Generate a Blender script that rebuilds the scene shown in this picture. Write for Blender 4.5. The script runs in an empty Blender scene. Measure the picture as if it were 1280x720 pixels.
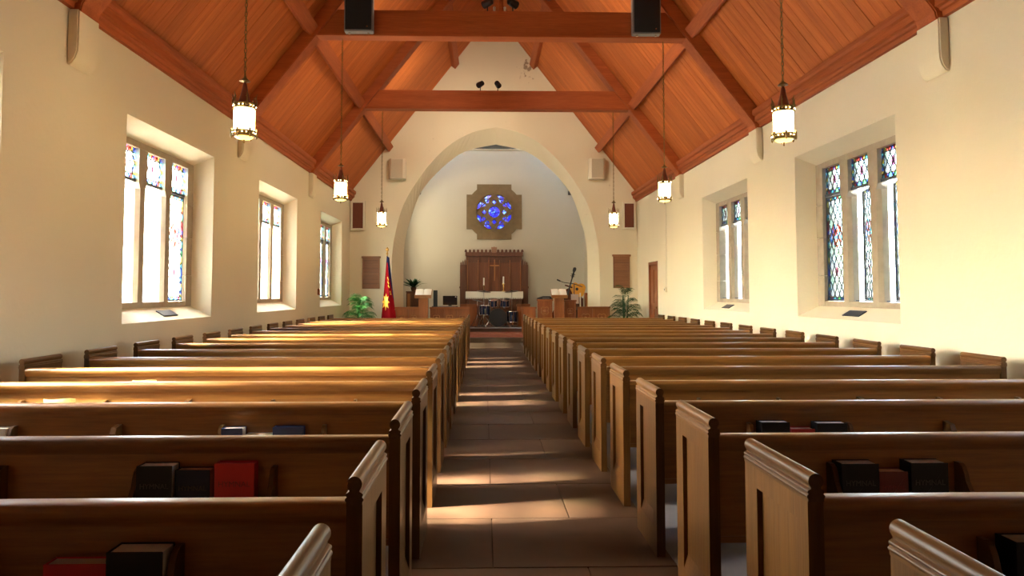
import bpy, bmesh, math, random
from math import sin, cos, pi, radians, atan2, sqrt, hypot
from mathutils import Vector, Matrix
from mathutils.geometry import tessellate_polygon
random.seed(7)
SC = bpy.context.scene
COL = SC.collection

# ------------------------------------------------------------------ camera
cam_d = bpy.data.cameras.new('camera')
cam_d.sensor_width = 36.0
cam_d.lens = 850 / 1280 * 36
cam_d.shift_x = 15 / 1280
cam_d.shift_y = -35 / 1280
cam_d.clip_start = 0.05
cam_o = bpy.data.objects.new('camera', cam_d)
COL.objects.link(cam_o)
cam_o.location = (-0.286, 0, 1.386)
cam_o.rotation_euler = (pi / 2 + 0.048, 0, -0.023)
SC.camera = cam_o

# ------------------------------------------------------------------ sky, sun, exposure
SUN_TRAVEL = Vector((1.0, 0.17, -0.64))
world = bpy.data.worlds.new('sky')
SC.world = world
world.use_nodes = True
wn = world.node_tree
bg = wn.nodes['Background']
sky = wn.nodes.new('ShaderNodeTexSky')
sky.sky_type = 'NISHITA'
sky.sun_disc = False
sky.sun_elevation = atan2(0.64, hypot(1.0, 0.17))
sky.sun_rotation = atan2(-1.0, -0.17)
sky.dust_density = 2.0
hz = wn.nodes.new('ShaderNodeHueSaturation')       # hazy, slightly milky daylight
hz.inputs['Saturation'].default_value = 0.75
hz.inputs['Color'].default_value = (1, 1, 1, 1)
wn.links.new(sky.outputs['Color'], hz.inputs['Color'])
wt = wn.nodes.new('ShaderNodeMix'); wt.data_type = 'RGBA'; wt.blend_type = 'MULTIPLY'; wt.inputs[0].default_value = 1.0
wt.inputs[7].default_value = (1.0, 0.97, 0.92, 1)
wn.links.new(hz.outputs['Color'], wt.inputs[6])
wn.links.new(wt.outputs[2], bg.inputs['Color'])
bg.inputs['Strength'].default_value = 1.0
sun_d = bpy.data.lights.new('sun', 'SUN')
sun_d.energy = 12.5
sun_d.angle = radians(2.5)
sun_d.color = (1.0, 0.93, 0.82)
sun_o = bpy.data.objects.new('sun', sun_d)
COL.objects.link(sun_o)
sun_o.rotation_euler = SUN_TRAVEL.to_track_quat('-Z', 'Y').to_euler()
SC.view_settings.view_transform = 'Standard'
SC.view_settings.look = 'None'
SC.view_settings.gamma = 1.0
SC.view_settings.use_curve_mapping = False
SC.view_settings.exposure = 3.74
SC.cycles.max_bounces = 14
SC.cycles.diffuse_bounces = 8
SC.cycles.transparent_max_bounces = 16
SC.cycles.sample_clamp_indirect = 12.0
SC.cycles.use_denoising = True

# ------------------------------------------------------------------ shape helpers
class MB:
    """collects shapes and links them as one mesh object"""
    def __init__(self):
        self.v = []; self.f = []; self.m = []; self.uv = {}
    def add(self, vs, fs, mi=0):
        o = len(self.v)
        self.v += [tuple(p) for p in vs]
        for f in fs:
            self.f.append(tuple(i + o for i in f)); self.m.append(mi)
        return self
    def box(self, x0, x1, y0, y1, z0, z1, mi=0, T=None):
        vs = [(x, y, z) for z in (z0, z1) for y in (y0, y1) for x in (x0, x1)]
        if T: vs = [T(p) for p in vs]
        return self.add(vs, [(0, 2, 3, 1), (4, 5, 7, 6), (0, 1, 5, 4), (2, 6, 7, 3), (0, 4, 6, 2), (1, 3, 7, 5)], mi)
    def prism(self, poly, axis, a, b, mi=0):
        """extrude a 2D polygon along an axis; poly gives the two other axes in xyz order"""
        def P(p, t):
            if axis == 'x': return (t, p[0], p[1])
            if axis == 'y': return (p[0], t, p[1])
            return (p[0], p[1], t)
        n = len(poly)
        vs = [P(p, a) for p in poly] + [P(p, b) for p in poly]
        fs = [(i, (i + 1) % n, n + (i + 1) % n, n + i) for i in range(n)]
        tr = tessellate_polygon([[Vector((p[0], p[1], 0)) for p in poly]])
        for t in tr:
            fs.append(tuple(t)); fs.append(tuple(n + i for i in reversed(t)))
        return self.add(vs, fs, mi)
    def fill(self, outer, holes, fn, mi=0):
        """flat face with holes; fn maps 2D to 3D"""
        loops = [outer] + list(holes)
        flat = [p for l in loops for p in l]
        tr = tessellate_polygon([[Vector((p[0], p[1], 0)) for p in l] for l in loops])
        return self.add([fn(p) for p in flat], [tuple(t) for t in tr], mi)
    def plate(self, outer, holes, f0, f1, mi=0):
        """plate with holes and thickness between two mappings"""
        self.fill(outer, holes, f0, mi); self.fill(outer, holes, f1, mi)
        for l in [outer] + list(holes):
            n = len(l)
            self.add([f0(p) for p in l] + [f1(p) for p in l],
                     [(i, (i + 1) % n, n + (i + 1) % n, n + i) for i in range(n)], mi)
        return self
    def lathe(self, prof, c=(0, 0, 0), seg=16, axis='z', mi=0, T=None):
        vs = []; fs = []
        for r, h in prof:
            for k in range(seg):
                a = 2 * pi * k / seg
                x, y = r * cos(a), r * sin(a)
                p = {'z': (x, y, h), 'y': (x, h, y), 'x': (h, x, y)}[axis]
                p = (p[0] + c[0], p[1] + c[1], p[2] + c[2])
                vs.append(T(p) if T else p)
        n = len(prof)
        for i in range(n - 1):
            for k in range(seg):
                k2 = (k + 1) % seg
                fs.append((i * seg + k, i * seg + k2, (i + 1) * seg + k2, (i + 1) * seg + k))
        fs.append(tuple(range(seg - 1, -1, -1)))
        fs.append(tuple(range((n - 1) * seg, n * seg)))
        return self.add(vs, fs, mi)
    def tube(self, pts, r, seg=8, mi=0, closed=False):
        pts = [Vector(p) for p in pts]; n = len(pts)
        rs = r if isinstance(r, (list, tuple)) else [r] * n
        vs = []; fs = []; up = None
        for i, p in enumerate(pts):
            if closed: d = pts[(i + 1) % n] - pts[i - 1]
            else: d = pts[min(i + 1, n - 1)] - pts[max(i - 1, 0)]
            d.normalize()
            if up is None:
                up = Vector((0, 0, 1)) if abs(d.z) < 0.9 else Vector((1, 0, 0))
            a = d.cross(up); a.normalize(); b = a.cross(d); up = b
            for k in range(seg):
                t = 2 * pi * k / seg
                vs.append(p + a * (rs[i] * cos(t)) + b * (rs[i] * sin(t)))
        for i in range(n if closed else n - 1):
            j = (i + 1) % n
            for k in range(seg):
                k2 = (k + 1) % seg
                fs.append((i * seg + k, i * seg + k2, j * seg + k2, j * seg + k))
        if not closed:
            fs.append(tuple(range(seg - 1, -1, -1))); fs.append(tuple(range((n - 1) * seg, n * seg)))
        return self.add(vs, fs, mi)
    def mesh(self, name, mats, bevel=0, smooth=False):
        me = bpy.data.meshes.new(name)
        me.from_pydata(self.v, [], self.f)
        if not isinstance(mats, (list, tuple)): mats = [mats]
        for m in mats: me.materials.append(m)
        if len(mats) > 1: me.polygons.foreach_set('material_index', self.m)
        bm = bmesh.new(); bm.from_mesh(me)
        bmesh.ops.remove_doubles(bm, verts=bm.verts, dist=1e-5)
        bmesh.ops.recalc_face_normals(bm, faces=bm.faces)
        if bevel:
            es = [e for e in bm.edges if len(e.link_faces) == 2 and e.calc_face_angle(0) > 0.7]
            bmesh.ops.bevel(bm, geom=es, offset=bevel, segments=2, affect='EDGES', clamp_overlap=True)
        bm.to_mesh(me); bm.free()
        if smooth:
            me.shade_smooth()
            me.set_sharp_from_angle(angle=radians(40))
        return me
    def build(self, name, mats, parent=None, bevel=0, smooth=False):
        return link(name, self.mesh(name, mats, bevel, smooth), parent)

def link(name, me, parent=None):
    o = bpy.data.objects.new(name, me); COL.objects.link(o)
    if parent is not None: o.parent = parent
    return o
def tag(o, label=None, cat=None, group=None, kind=None):
    if label: o['label'] = label
    if cat: o['category'] = cat
    if group: o['group'] = group
    if kind: o['kind'] = kind
    return o
def empty(name, loc=(0, 0, 0), label=None, cat=None, group=None, kind=None):
    o = bpy.data.objects.new(name, None); COL.objects.link(o)
    o.empty_display_size = 0.1; o.location = loc
    return tag(o, label, cat, group, kind)
def copy_tree(o, parent=None):
    c = o.copy(); COL.objects.link(c)
    if parent is not None: c.parent = parent
    for ch in list(o.children): copy_tree(ch, c)
    return c
def arc(cx, cy, r, a0, a1, n):
    return [(cx + r * cos(a0 + (a1 - a0) * i / n), cy + r * sin(a0 + (a1 - a0) * i / n)) for i in range(n + 1)]
def smooth_curve(pts, n=6):
    out = []
    for i in range(len(pts) - 1):
        p0 = pts[max(i - 1, 0)]; p1 = pts[i]; p2 = pts[i + 1]; p3 = pts[min(i + 2, len(pts) - 1)]
        for k in range(n):
            t = k / n
            out.append(tuple(0.5 * (2 * b + (c - a) * t + (2 * a - 5 * b + 4 * c - d) * t * t + (3 * b - a - 3 * c + d) * t ** 3)
                             for a, b, c, d in zip(p0, p1, p2, p3)))
    out.append(tuple(pts[-1]))
    return out
def text_mesh(txt, size, depth=0.0006):
    cu = bpy.data.curves.new('lettering', 'FONT'); cu.body = txt; cu.size = size; cu.extrude = depth
    cu.align_x = 'CENTER'; cu.align_y = 'CENTER'; cu.resolution_u = 2
    o = bpy.data.objects.new('lettering', cu); COL.objects.link(o)
    dg = bpy.context.evaluated_depsgraph_get()
    me = bpy.data.meshes.new_from_object(o.evaluated_get(dg))
    bpy.data.objects.remove(o)
    return me

# ------------------------------------------------------------------ materials
def new_mat(name):
    m = bpy.data.materials.new(name); m.use_nodes = True
    nt = m.node_tree
    return m, nt, nt.nodes['Principled BSDF']
def plain(name, col, rough=0.5, metal=0.0, spec=0.5, coat=0.0, emit=None, estr=0.0, var=0.0, vscale=8.0):
    m, nt, b = new_mat(name)
    b.inputs['Base Color'].default_value = (*col, 1)
    b.inputs['Roughness'].default_value = rough
    b.inputs['Metallic'].default_value = metal
    b.inputs['Specular IOR Level'].default_value = spec
    b.inputs['Coat Weight'].default_value = coat
    if emit:
        b.inputs['Emission Color'].default_value = (*emit, 1); b.inputs['Emission Strength'].default_value = estr
    if var:
        tc = nt.nodes.new('ShaderNodeTexCoord'); no = nt.nodes.new('ShaderNodeTexNoise')
        no.inputs['Scale'].default_value = vscale; no.inputs['Detail'].default_value = 5
        nt.links.new(tc.outputs['Object'], no.inputs['Vector'])
        mx = nt.nodes.new('ShaderNodeMix'); mx.data_type = 'RGBA'
        mx.inputs[6].default_value = (*[c * (1 - var) for c in col], 1)
        mx.inputs[7].default_value = (*[min(1, c * (1 + var)) for c in col], 1)
        nt.links.new(no.outputs['Fac'], mx.inputs[0]); nt.links.new(mx.outputs[2], b.inputs['Base Color'])
    return m
def wood(name, dark, light, axis='x', rough=0.38, coat=0.15, spec=0.5, scale=9.0, per_object=0.25, stretch=0.06):
    m, nt, b = new_mat(name)
    N = nt.nodes; L = nt.links
    tc = N.new('ShaderNodeTexCoord'); oi = N.new('ShaderNodeObjectInfo')
    off = N.new('ShaderNodeVectorMath'); off.operation = 'ADD'
    sc = N.new('ShaderNodeVectorMath'); sc.operation = 'SCALE'; sc.inputs['Scale'].default_value = 37.0
    cmb = N.new('ShaderNodeCombineXYZ')
    for k in range(3): L.new(oi.outputs['Random'], cmb.inputs[k])
    L.new(cmb.outputs[0], sc.inputs[0])
    L.new(tc.outputs['Object'], off.inputs[0]); L.new(sc.outputs[0], off.inputs[1])
    mp = N.new('ShaderNodeMapping')
    s = [scale] * 3; s['xyz'.index(axis)] = scale * stretch
    mp.inputs['Scale'].default_value = s
    L.new(off.outputs[0], mp.inputs['Vector'])
    n1 = N.new('ShaderNodeTexNoise'); n1.inputs['Scale'].default_value = 1.0; n1.inputs['Detail'].default_value = 3
    n2 = N.new('ShaderNodeTexNoise'); n2.inputs['Scale'].default_value = 7.0; n2.inputs['Detail'].default_value = 6; n2.inputs['Roughness'].default_value = 0.65
    L.new(mp.outputs[0], n1.inputs['Vector']); L.new(mp.outputs[0], n2.inputs['Vector'])
    mixf = N.new('ShaderNodeMath'); mixf.operation = 'MULTIPLY_ADD'
    L.new(n1.outputs['Fac'], mixf.inputs[0]); mixf.inputs[1].default_value = 0.45
    hf = N.new('ShaderNodeMath'); hf.operation = 'MULTIPLY'; hf.inputs[1].default_value = 0.55
    L.new(n2.outputs['Fac'], hf.inputs[0]); L.new(hf.outputs[0], mixf.inputs[2])
    ramp = N.new('ShaderNodeValToRGB')
    ramp.color_ramp.elements[0].position = 0.32; ramp.color_ramp.elements[0].color = (*dark, 1)
    ramp.color_ramp.elements[1].position = 0.68; ramp.color_ramp.elements[1].color = (*light, 1)
    L.new(mixf.outputs[0], ramp.inputs['Fac'])
    hs = N.new('ShaderNodeHueSaturation')
    mr = N.new('ShaderNodeMapRange'); mr.inputs['To Min'].default_value = 1 - per_object; mr.inputs['To Max'].default_value = 1 + per_object
    L.new(oi.outputs['Random'], mr.inputs['Value']); L.new(mr.outputs[0], hs.inputs['Value'])
    L.new(ramp.outputs[0], hs.inputs['Color']); L.new(hs.outputs[0], b.inputs['Base Color'])
    b.inputs['Roughness'].default_value = rough
    b.inputs['Coat Weight'].default_value = coat; b.inputs['Coat Roughness'].default_value = 0.2
    b.inputs['Specular IOR Level'].default_value = spec
    bp = N.new('ShaderNodeBump'); bp.inputs['Strength'].default_value = 0.12; bp.inputs['Distance'].default_value = 0.01
    L.new(n2.outputs['Fac'], bp.inputs['Height']); L.new(bp.outputs[0], b.inputs['Normal'])
    return m
def plaster(name, col, var=0.05, peel=False):
    m, nt, b = new_mat(name); N = nt.nodes; L = nt.links
    tc = N.new('ShaderNodeTexCoord')
    n1 = N.new('ShaderNodeTexNoise'); n1.inputs['Scale'].default_value = 0.8; n1.inputs['Detail'].default_value = 4
    L.new(tc.outputs['Object'], n1.inputs['Vector'])
    mx = N.new('ShaderNodeMix'); mx.data_type = 'RGBA'
    mx.inputs[6].default_value = (*[c * (1 - var) for c in col], 1)
    mx.inputs[7].default_value = (*[c * (1 + var) for c in col], 1)
    L.new(n1.outputs['Fac'], mx.inputs[0]); out = mx.outputs[2]
    if peel:
        d = N.new('ShaderNodeVectorMath'); d.operation = 'DISTANCE'; d.inputs[1].default_value = (0.98, 19.6, 7.92)
        L.new(tc.outputs['Object'], d.inputs[0])
        n2 = N.new('ShaderNodeTexNoise'); n2.inputs['Scale'].default_value = 7.0; n2.inputs['Detail'].default_value = 6
        L.new(tc.outputs['Object'], n2.inputs['Vector'])
        mr = N.new('ShaderNodeMapRange'); mr.inputs['From Min'].default_value = 0.0; mr.inputs['From Max'].default_value = 0.5
        mr.inputs['To Min'].default_value = 0.22; mr.inputs['To Max'].default_value = -0.12
        L.new(d.outputs['Value'], mr.inputs['Value'])
        ad = N.new('ShaderNodeMath'); ad.operation = 'ADD'; L.new(n2.outputs['Fac'], ad.inputs[0]); L.new(mr.outputs[0], ad.inputs[1])
        rp = N.new('ShaderNodeValToRGB')
        rp.color_ramp.elements[0].position = 0.6; rp.color_ramp.elements[0].color = (0, 0, 0, 1)
        rp.color_ramp.elements[1].position = 0.68; rp.color_ramp.elements[1].color = (1, 1, 1, 1)
        L.new(ad.outputs[0], rp.inputs['Fac'])
        m2 = N.new('ShaderNodeMix'); m2.data_type = 'RGBA'; m2.inputs[7].default_value = (0.33, 0.24, 0.16, 1)
        L.new(rp.outputs[0], m2.inputs[0]); L.new(out, m2.inputs[6]); out = m2.outputs[2]
    L.new(out, b.inputs['Base Color'])
    b.inputs['Roughness'].default_value = 0.85; b.inputs['Specular IOR Level'].default_value = 0.2
    n3 = N.new('ShaderNodeTexNoise'); n3.inputs['Scale'].default_value = 22.0; n3.inputs['Detail'].default_value = 5
    L.new(tc.outputs['Object'], n3.inputs['Vector'])
    bp = N.new('ShaderNodeBump'); bp.inputs['Strength'].default_value = 0.12; bp.inputs['Distance'].default_value = 0.02
    L.new(n3.outputs['Fac'], bp.inputs['Height']); L.new(bp.outputs[0], b.inputs['Normal'])
    return m
def stained_glass(name, tint=(0.8, 0.9, 0.85), base=0.5, blue=False):
    """leaded glass: clear-ish diamond quarries, a coloured border and a medallion; UV in metres, second UV layer = size"""
    m = bpy.data.materials.new(name); m.use_nodes = True
    nt = m.node_tree; N = nt.nodes; L = nt.links
    for n in list(N): N.remove(n)
    out = N.new('ShaderNodeOutputMaterial')
    tr = N.new('ShaderNodeBsdfTransparent'); gl = N.new('ShaderNodeBsdfGlossy'); gl.inputs['Roughness'].default_value = 0.15
    tl = N.new('ShaderNodeBsdfTranslucent')
    uv = N.new('ShaderNodeUVMap'); uv.uv_map = 'metres'
    sz = N.new('ShaderNodeUVMap'); sz.uv_map = 'size'
    def cells(src, scale, rot=None):
        v = N.new('ShaderNodeVectorMath'); v.operation = 'FLOOR'
        mp = N.new('ShaderNodeMapping'); mp.inputs['Scale'].default_value = (scale[0], scale[1], 1)
        L.new(src, mp.inputs['Vector']); L.new(mp.outputs[0], v.inputs[0])
        w = N.new('ShaderNodeTexWhiteNoise'); w.noise_dimensions = '2D'; L.new(v.outputs[0], w.inputs['Vector'])
        return w.outputs['Value']
    def ramp(src, cols):
        r = N.new('ShaderNodeValToRGB'); r.color_ramp.interpolation = 'CONSTANT'
        e = r.color_ramp.elements
        while len(e) < len(cols): e.new(0.5)
        for i, c in enumerate(cols): e[i].position = i / len(cols); e[i].color = (*c, 1)
        L.new(src, r.inputs['Fac']); return r.outputs['Color']
    if blue:
        vo = N.new('ShaderNodeTexVoronoi'); vo.inputs['Scale'].default_value = 16.0
        L.new(uv.outputs['UV'], vo.inputs['Vector'])
        sep = N.new('ShaderNodeSeparateColor'); L.new(vo.outputs['Color'], sep.inputs[0])
        col = ramp(sep.outputs[0], [(0.01, 0.02, 0.45), (0.02, 0.03, 0.8), (0.01, 0.01, 0.3), (0.05, 0.1, 0.95), (0.02, 0.02, 0.6), (0.22, 0.45, 1.0), (0.02, 0.02, 0.5), (0.06, 0.02, 0.4)])
    else:
        s = N.new('ShaderNodeSeparateXYZ'); L.new(uv.outputs['UV'], s.inputs[0])
        z = N.new('ShaderNodeSeparateXYZ'); L.new(sz.outputs['UV'], z.inputs[0])
        def M(op, a, b=None):
            n = N.new('ShaderNodeMath'); n.operation = op
            for i, x in enumerate((a, b)):
                if x is None: continue
                if isinstance(x, (int, float)): n.inputs[i].default_value = x
                else: L.new(x, n.inputs[i])
            return n.outputs[0]
        # skewed coordinates give diamond quarries
        a = M('ADD', M('DIVIDE', s.outputs[0], 0.115), M('DIVIDE', s.outputs[1], 0.19))
        bb = M('SUBTRACT', M('DIVIDE', s.outputs[0], 0.115), M('DIVIDE', s.outputs[1], 0.19))
        cx = N.new('ShaderNodeCombineXYZ'); L.new(a, cx.inputs[0]); L.new(bb, cx.inputs[1])
        q = ramp(cells(cx.outputs[0], (1, 1)), [(0.80, 0.95, 0.88), (0.9, 0.95, 0.7), (0.72, 0.88, 1.0), (0.95, 0.97, 0.95), (0.7, 0.95, 0.8), (0.9, 0.9, 0.98)])
        bc = ramp(cells(uv.outputs['UV'], (22, 22)), [(0.05, 0.1, 0.6), (0.5, 0.04, 0.03), (0.1, 0.45, 0.6), (0.1, 0.35, 0.12), (0.7, 0.5, 0.08), (0.04, 0.08, 0.45)])
        du = M('MINIMUM', s.outputs[0], M('SUBTRACT', z.outputs[0], s.outputs[0]))
        dv = M('MINIMUM', s.outputs[1], M('SUBTRACT', z.outputs[1], s.outputs[1]))
        edge = M('LESS_THAN', M('MINIMUM', du, dv), 0.055)
        mx = N.new('ShaderNodeMix'); mx.data_type = 'RGBA'
        L.new(edge, mx.inputs[0]); L.new(q, mx.inputs[6]); L.new(bc, mx.inputs[7])
        # round medallion two thirds up the tall lights, small lozenge in the short ones
        tall = M('GREATER_THAN', z.outputs[1], 0.8)
        ox = M('SUBTRACT', s.outputs[0], M('MULTIPLY', z.outputs[0], 0.5))
        oy = M('SUBTRACT', s.outputs[1], M('MULTIPLY', z.outputs[1], 0.62))
        rr = M('SQRT', M('ADD', M('MULTIPLY', ox, ox), M('MULTIPLY', oy, oy)))
        oy2 = M('SUBTRACT', s.outputs[1], M('MULTIPLY', z.outputs[1], M('SUBTRACT', 0.5, M('MULTIPLY', tall, 0.22))))
        loz = M('LESS_THAN', M('ADD', M('DIVIDE', M('ABSOLUTE', ox), 0.05), M('DIVIDE', M('ABSOLUTE', oy2), 0.085)), 1.0)
        med = M('MULTIPLY', M('LESS_THAN', rr, 0.16), tall)
        mc = ramp(cells(uv.outputs['UV'], (28, 24)), [(0.5, 0.05, 0.03), (0.06, 0.14, 0.55), (0.75, 0.3, 0.2), (0.1, 0.4, 0.5), (0.3, 0.03, 0.03), (0.5, 0.6, 0.9)])
        m2 = N.new('ShaderNodeMix'); m2.data_type = 'RGBA'; L.new(med, m2.inputs[0]); L.new(mx.outputs[2], m2.inputs[6]); L.new(mc, m2.inputs[7])
        m3 = N.new('ShaderNodeMix'); m3.data_type = 'RGBA'; L.new(loz, m3.inputs[0]); L.new(m2.outputs[2], m3.inputs[6]); m3.inputs[7].default_value = (0.25, 0.06, 0.12, 1)
        col = m3.outputs[2]
    mul = N.new('ShaderNodeMix'); mul.data_type = 'RGBA'; mul.blend_type = 'MULTIPLY'; mul.inputs[0].default_value = 1.0
    mul.inputs[7].default_value = (tint[0] * base, tint[1] * base, tint[2] * base, 1)
    L.new(col, mul.inputs[6])
    for n in (tr, tl): L.new(mul.outputs[2], n.inputs['Color'])
    a1 = N.new('ShaderNodeMixShader'); a1.inputs[0].default_value = 0.15
    L.new(tr.outputs[0], a1.inputs[1]); L.new(tl.outputs[0], a1.inputs[2])
    a2 = N.new('ShaderNodeMixShader'); a2.inputs[0].default_value = 0.04
    L.new(a1.outputs[0], a2.inputs[1]); L.new(gl.outputs[0], a2.inputs[2])
    L.new(a2.outputs[0], out.inputs['Surface'])
    return m

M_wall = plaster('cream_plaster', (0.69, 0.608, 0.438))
M_wall_gable = plaster('gable_plaster', (0.69, 0.608, 0.438), peel=True)
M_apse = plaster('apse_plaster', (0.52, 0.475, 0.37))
M_dark = plain('painted_shade', (0.02, 0.018, 0.015), 0.9)  # near-black colour stands in for the unlit space above the apse wall
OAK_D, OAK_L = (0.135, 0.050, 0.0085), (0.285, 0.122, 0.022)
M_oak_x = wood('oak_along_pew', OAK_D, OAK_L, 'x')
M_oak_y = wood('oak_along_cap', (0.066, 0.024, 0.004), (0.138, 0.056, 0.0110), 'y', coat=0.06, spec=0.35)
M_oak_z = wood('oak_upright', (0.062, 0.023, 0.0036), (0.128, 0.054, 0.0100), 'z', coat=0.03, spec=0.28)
M_plank = wood('cedar_plank', (0.33, 0.076, 0.015), (0.55, 0.155, 0.034), 'x', rough=0.6, coat=0.0, spec=0.2, per_object=0.10)
M_beam = wood('cedar_beam', (0.25, 0.053, 0.012), (0.43, 0.105, 0.026), 'x', rough=0.55, coat=0.0, spec=0.25, per_object=0.1)
M_beam_y = wood('cedar_purlin', (0.25, 0.053, 0.012), (0.43, 0.105, 0.026), 'y', rough=0.55, coat=0.0, spec=0.25, per_object=0.08)
M_choir = wood('choir_oak', (0.19, 0.050, 0.012), (0.36, 0.115, 0.028), 'z', rough=0.4)
M_choir_x = wood('choir_oak_rail', (0.19, 0.050, 0.012), (0.36, 0.115, 0.028), 'x', rough=0.4)
M_altar = wood('altar_oak', (0.065, 0.019, 0.007), (0.15, 0.046, 0.016), 'z', rough=0.4)
M_altar_light = wood('altar_moulding', (0.30, 0.11, 0.03), (0.46, 0.19, 0.055), 'z', rough=0.4)
M_door = wood('door_oak', (0.17, 0.052, 0.018), (0.30, 0.10, 0.036), 'z')
M_tile = plain('floor_tile', (0.058, 0.029, 0.014), 0.45, spec=0.3, var=0.4, vscale=5)
M_grout = plain('floor_grout', (0.035, 0.024, 0.016), 0.8)
M_floor = plain('pew_floor', (0.16, 0.15, 0.145), 0.55, var=0.15)
M_carpet = plain('red_step_carpet', (0.30, 0.085, 0.045), 0.8, var=0.2, vscale=30)
M_planks_dark = wood('chancel_boards', (0.06, 0.025, 0.014), (0.13, 0.055, 0.03), 'x')
M_stone = plain('window_stone', (0.34, 0.275, 0.19), 0.85, var=0.25, vscale=9)
M_stone_d = plain('rose_stone', (0.19, 0.13, 0.062), 0.85, var=0.25, vscale=9)
M_lead = plain('lead', (0.03, 0.03, 0.035), 0.5, 0.6)
M_iron = plain('casement_iron', (0.05, 0.06, 0.09), 0.45, 0.5)
M_glass = stained_glass('leaded_glass', base=0.19)  # door-side copy, darkened so the pattern holds against the bright sky
M_glass_mid = stained_glass('leaded_glass_mid', base=0.5)  # copy between the two, letting more light into the far end
M_glass_clear = stained_glass('bright_leaded_glass', tint=(1, 1, .97), base=1.0)  # sun-side copy of the leaded glass, lightened so those windows burn out
M_glass_blue = stained_glass('blue_glass', tint=(1, 1, 1), base=0.055, blue=True)
M_frost, _nt, _b = new_mat('frosted_glass')
_t = _nt.nodes.new('ShaderNodeBsdfTranslucent'); _t.inputs['Color'].default_value = (0.065, 0.064, 0.052, 1)
_nt.links.new(_t.outputs[0], _nt.nodes['Material Output'].inputs['Surface'])
M_black = plain('black', (0.012, 0.012, 0.013), 0.5)
M_gloss = plain('gloss_black', (0.01, 0.01, 0.014), 0.15, coat=0.5)
M_blacktex = plain('black_grille', (0.006, 0.007, 0.008), 0.85)
M_gray = plain('gray_case', (0.20, 0.18, 0.17), 0.5)
M_brass = plain('antique_brass', (0.21, 0.14, 0.05), 0.4, 0.9)
M_cone = plain('lantern_cone', (0.16, 0.035, 0.015), 0.45, 0.3)
M_shade = plain('lantern_glass', (0.9, 0.8, 0.5), 0.4, emit=(1.0, 0.80, 0.42), estr=5.0)
M_bowl = plain('lantern_bowl', (0.8, 0.6, 0.2), 0.4, emit=(1.0, 0.62, 0.12), estr=0.35)
M_chrome = plain('chrome', (0.75, 0.75, 0.75), 0.15, 1.0)
M_white = plain('white_paint', (0.66, 0.59, 0.45), 0.5)
M_offw = plain('speaker_cloth', (0.48, 0.41, 0.29), 0.8, var=0.1, vscale=40)
M_paper = plain('paper', (0.85, 0.83, 0.76), 0.7)
M_cream = plain('book_pages', (0.50, 0.49, 0.48), 0.5)
M_pinkpage = plain('aged_pages', (0.62, 0.42, 0.33), 0.7)
M_yellow = plain('yellow_sheet', (0.85, 0.68, 0.22), 0.7)
M_c_black = plain('black_cover', (0.006, 0.006, 0.009), 0.5, spec=0.3)
M_c_navy = plain('navy_cover', (0.010, 0.017, 0.050), 0.5, spec=0.3)
M_c_blue = plain('blue_cover', (0.03, 0.07, 0.20), 0.4)
M_c_red = plain('red_cover', (0.50, 0.013, 0.018), 0.38)
M_c_dred = plain('dark_red_cover', (0.13, 0.012, 0.016), 0.4)
M_c_pink = plain('rose_cover', (0.55, 0.22, 0.26), 0.5)
M_c_pale = plain('pale_cover', (0.70, 0.74, 0.80), 0.5)
M_emb_r = plain('embossed_red', (0.20, 0.01, 0.012), 0.5)
M_emb_k = plain('embossed_black', (0.035, 0.033, 0.035), 0.5)
M_leaf = plain('palm_leaf', (0.030, 0.12, 0.018), 0.6, spec=0.2, var=0.45, vscale=6)
M_leaf_d = plain('dark_leaf', (0.014, 0.055, 0.014), 0.6, spec=0.2, var=0.4, vscale=8)
M_pot = plain('clay_pot', (0.10, 0.05, 0.03), 0.7)
M_flag_red = plain('flag_red', (0.24, 0.005, 0.008), 0.9, spec=0.05)
M_flag_blue = plain('flag_blue', (0.010, 0.014, 0.06), 0.9, spec=0.1)
M_flag_y = plain('flag_yellow', (0.9, 0.48, 0.03), 0.6)
M_gold = plain('gilt', (0.75, 0.48, 0.14), 0.3, 0.9)
M_drum = plain('drum_shell', (0.010, 0.016, 0.05), 0.18, coat=0.6)
M_drumhead = plain('drum_head', (0.004, 0.005, 0.008), 0.55, spec=0.25)
M_cymbal = plain('cymbal', (0.05, 0.04, 0.03), 0.3, 0.8)
M_cloth = plain('altar_cloth', (0.80, 0.76, 0.64), 0.8)
M_guitar = plain('amber_guitar', (0.75, 0.34, 0.04), 0.25, coat=0.5)
M_cello = plain('bass_varnish', (0.085, 0.014, 0.006), 0.25, coat=0.4)
M_brownboard = wood('hymn_board_oak', (0.16, 0.065, 0.028), (0.27, 0.115, 0.05), 'x')
M_grille_br = plain('brown_grille_cloth', (0.14, 0.035, 0.014), 0.8, var=0.2, vscale=30)
M_bluepl = plain('sill_plate', (0.03, 0.035, 0.055), 0.4, 0.5)
M_ground = plain('pale_bounce_ground', (0.42, 0.40, 0.36), 0.9, var=0.2, vscale=1)  # unseen ground added outside, kept pale to bounce sunlight up to the roof
M_sheet = plain('pinkish_sheet', (0.50, 0.36, 0.29), 0.7)

# ------------------------------------------------------------------ room shell
HW = 4.15            # half width of the nave
YB, YF = -1.6, 19.6  # wall behind the camera, altar-side gable
EAVE, SLOPE = 4.27, 1.29
def zr(x): return EAVE + SLOPE * (HW - abs(x))
WIN = {-1: [4.28, 8.55, 12.87, 17.28], 1: [4.0, 8.36, 12.5]}
OP = (1.19, 1.05, 3.32)      # opening half width, bottom, top at wall face
FR = (1.07, 1.20, 3.18)      # frame opening
FX = 4.40
def rect(c, h, z0, z1): return [(c - h, z0), (c + h, z0), (c + h, z1), (c - h, z1)]

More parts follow.
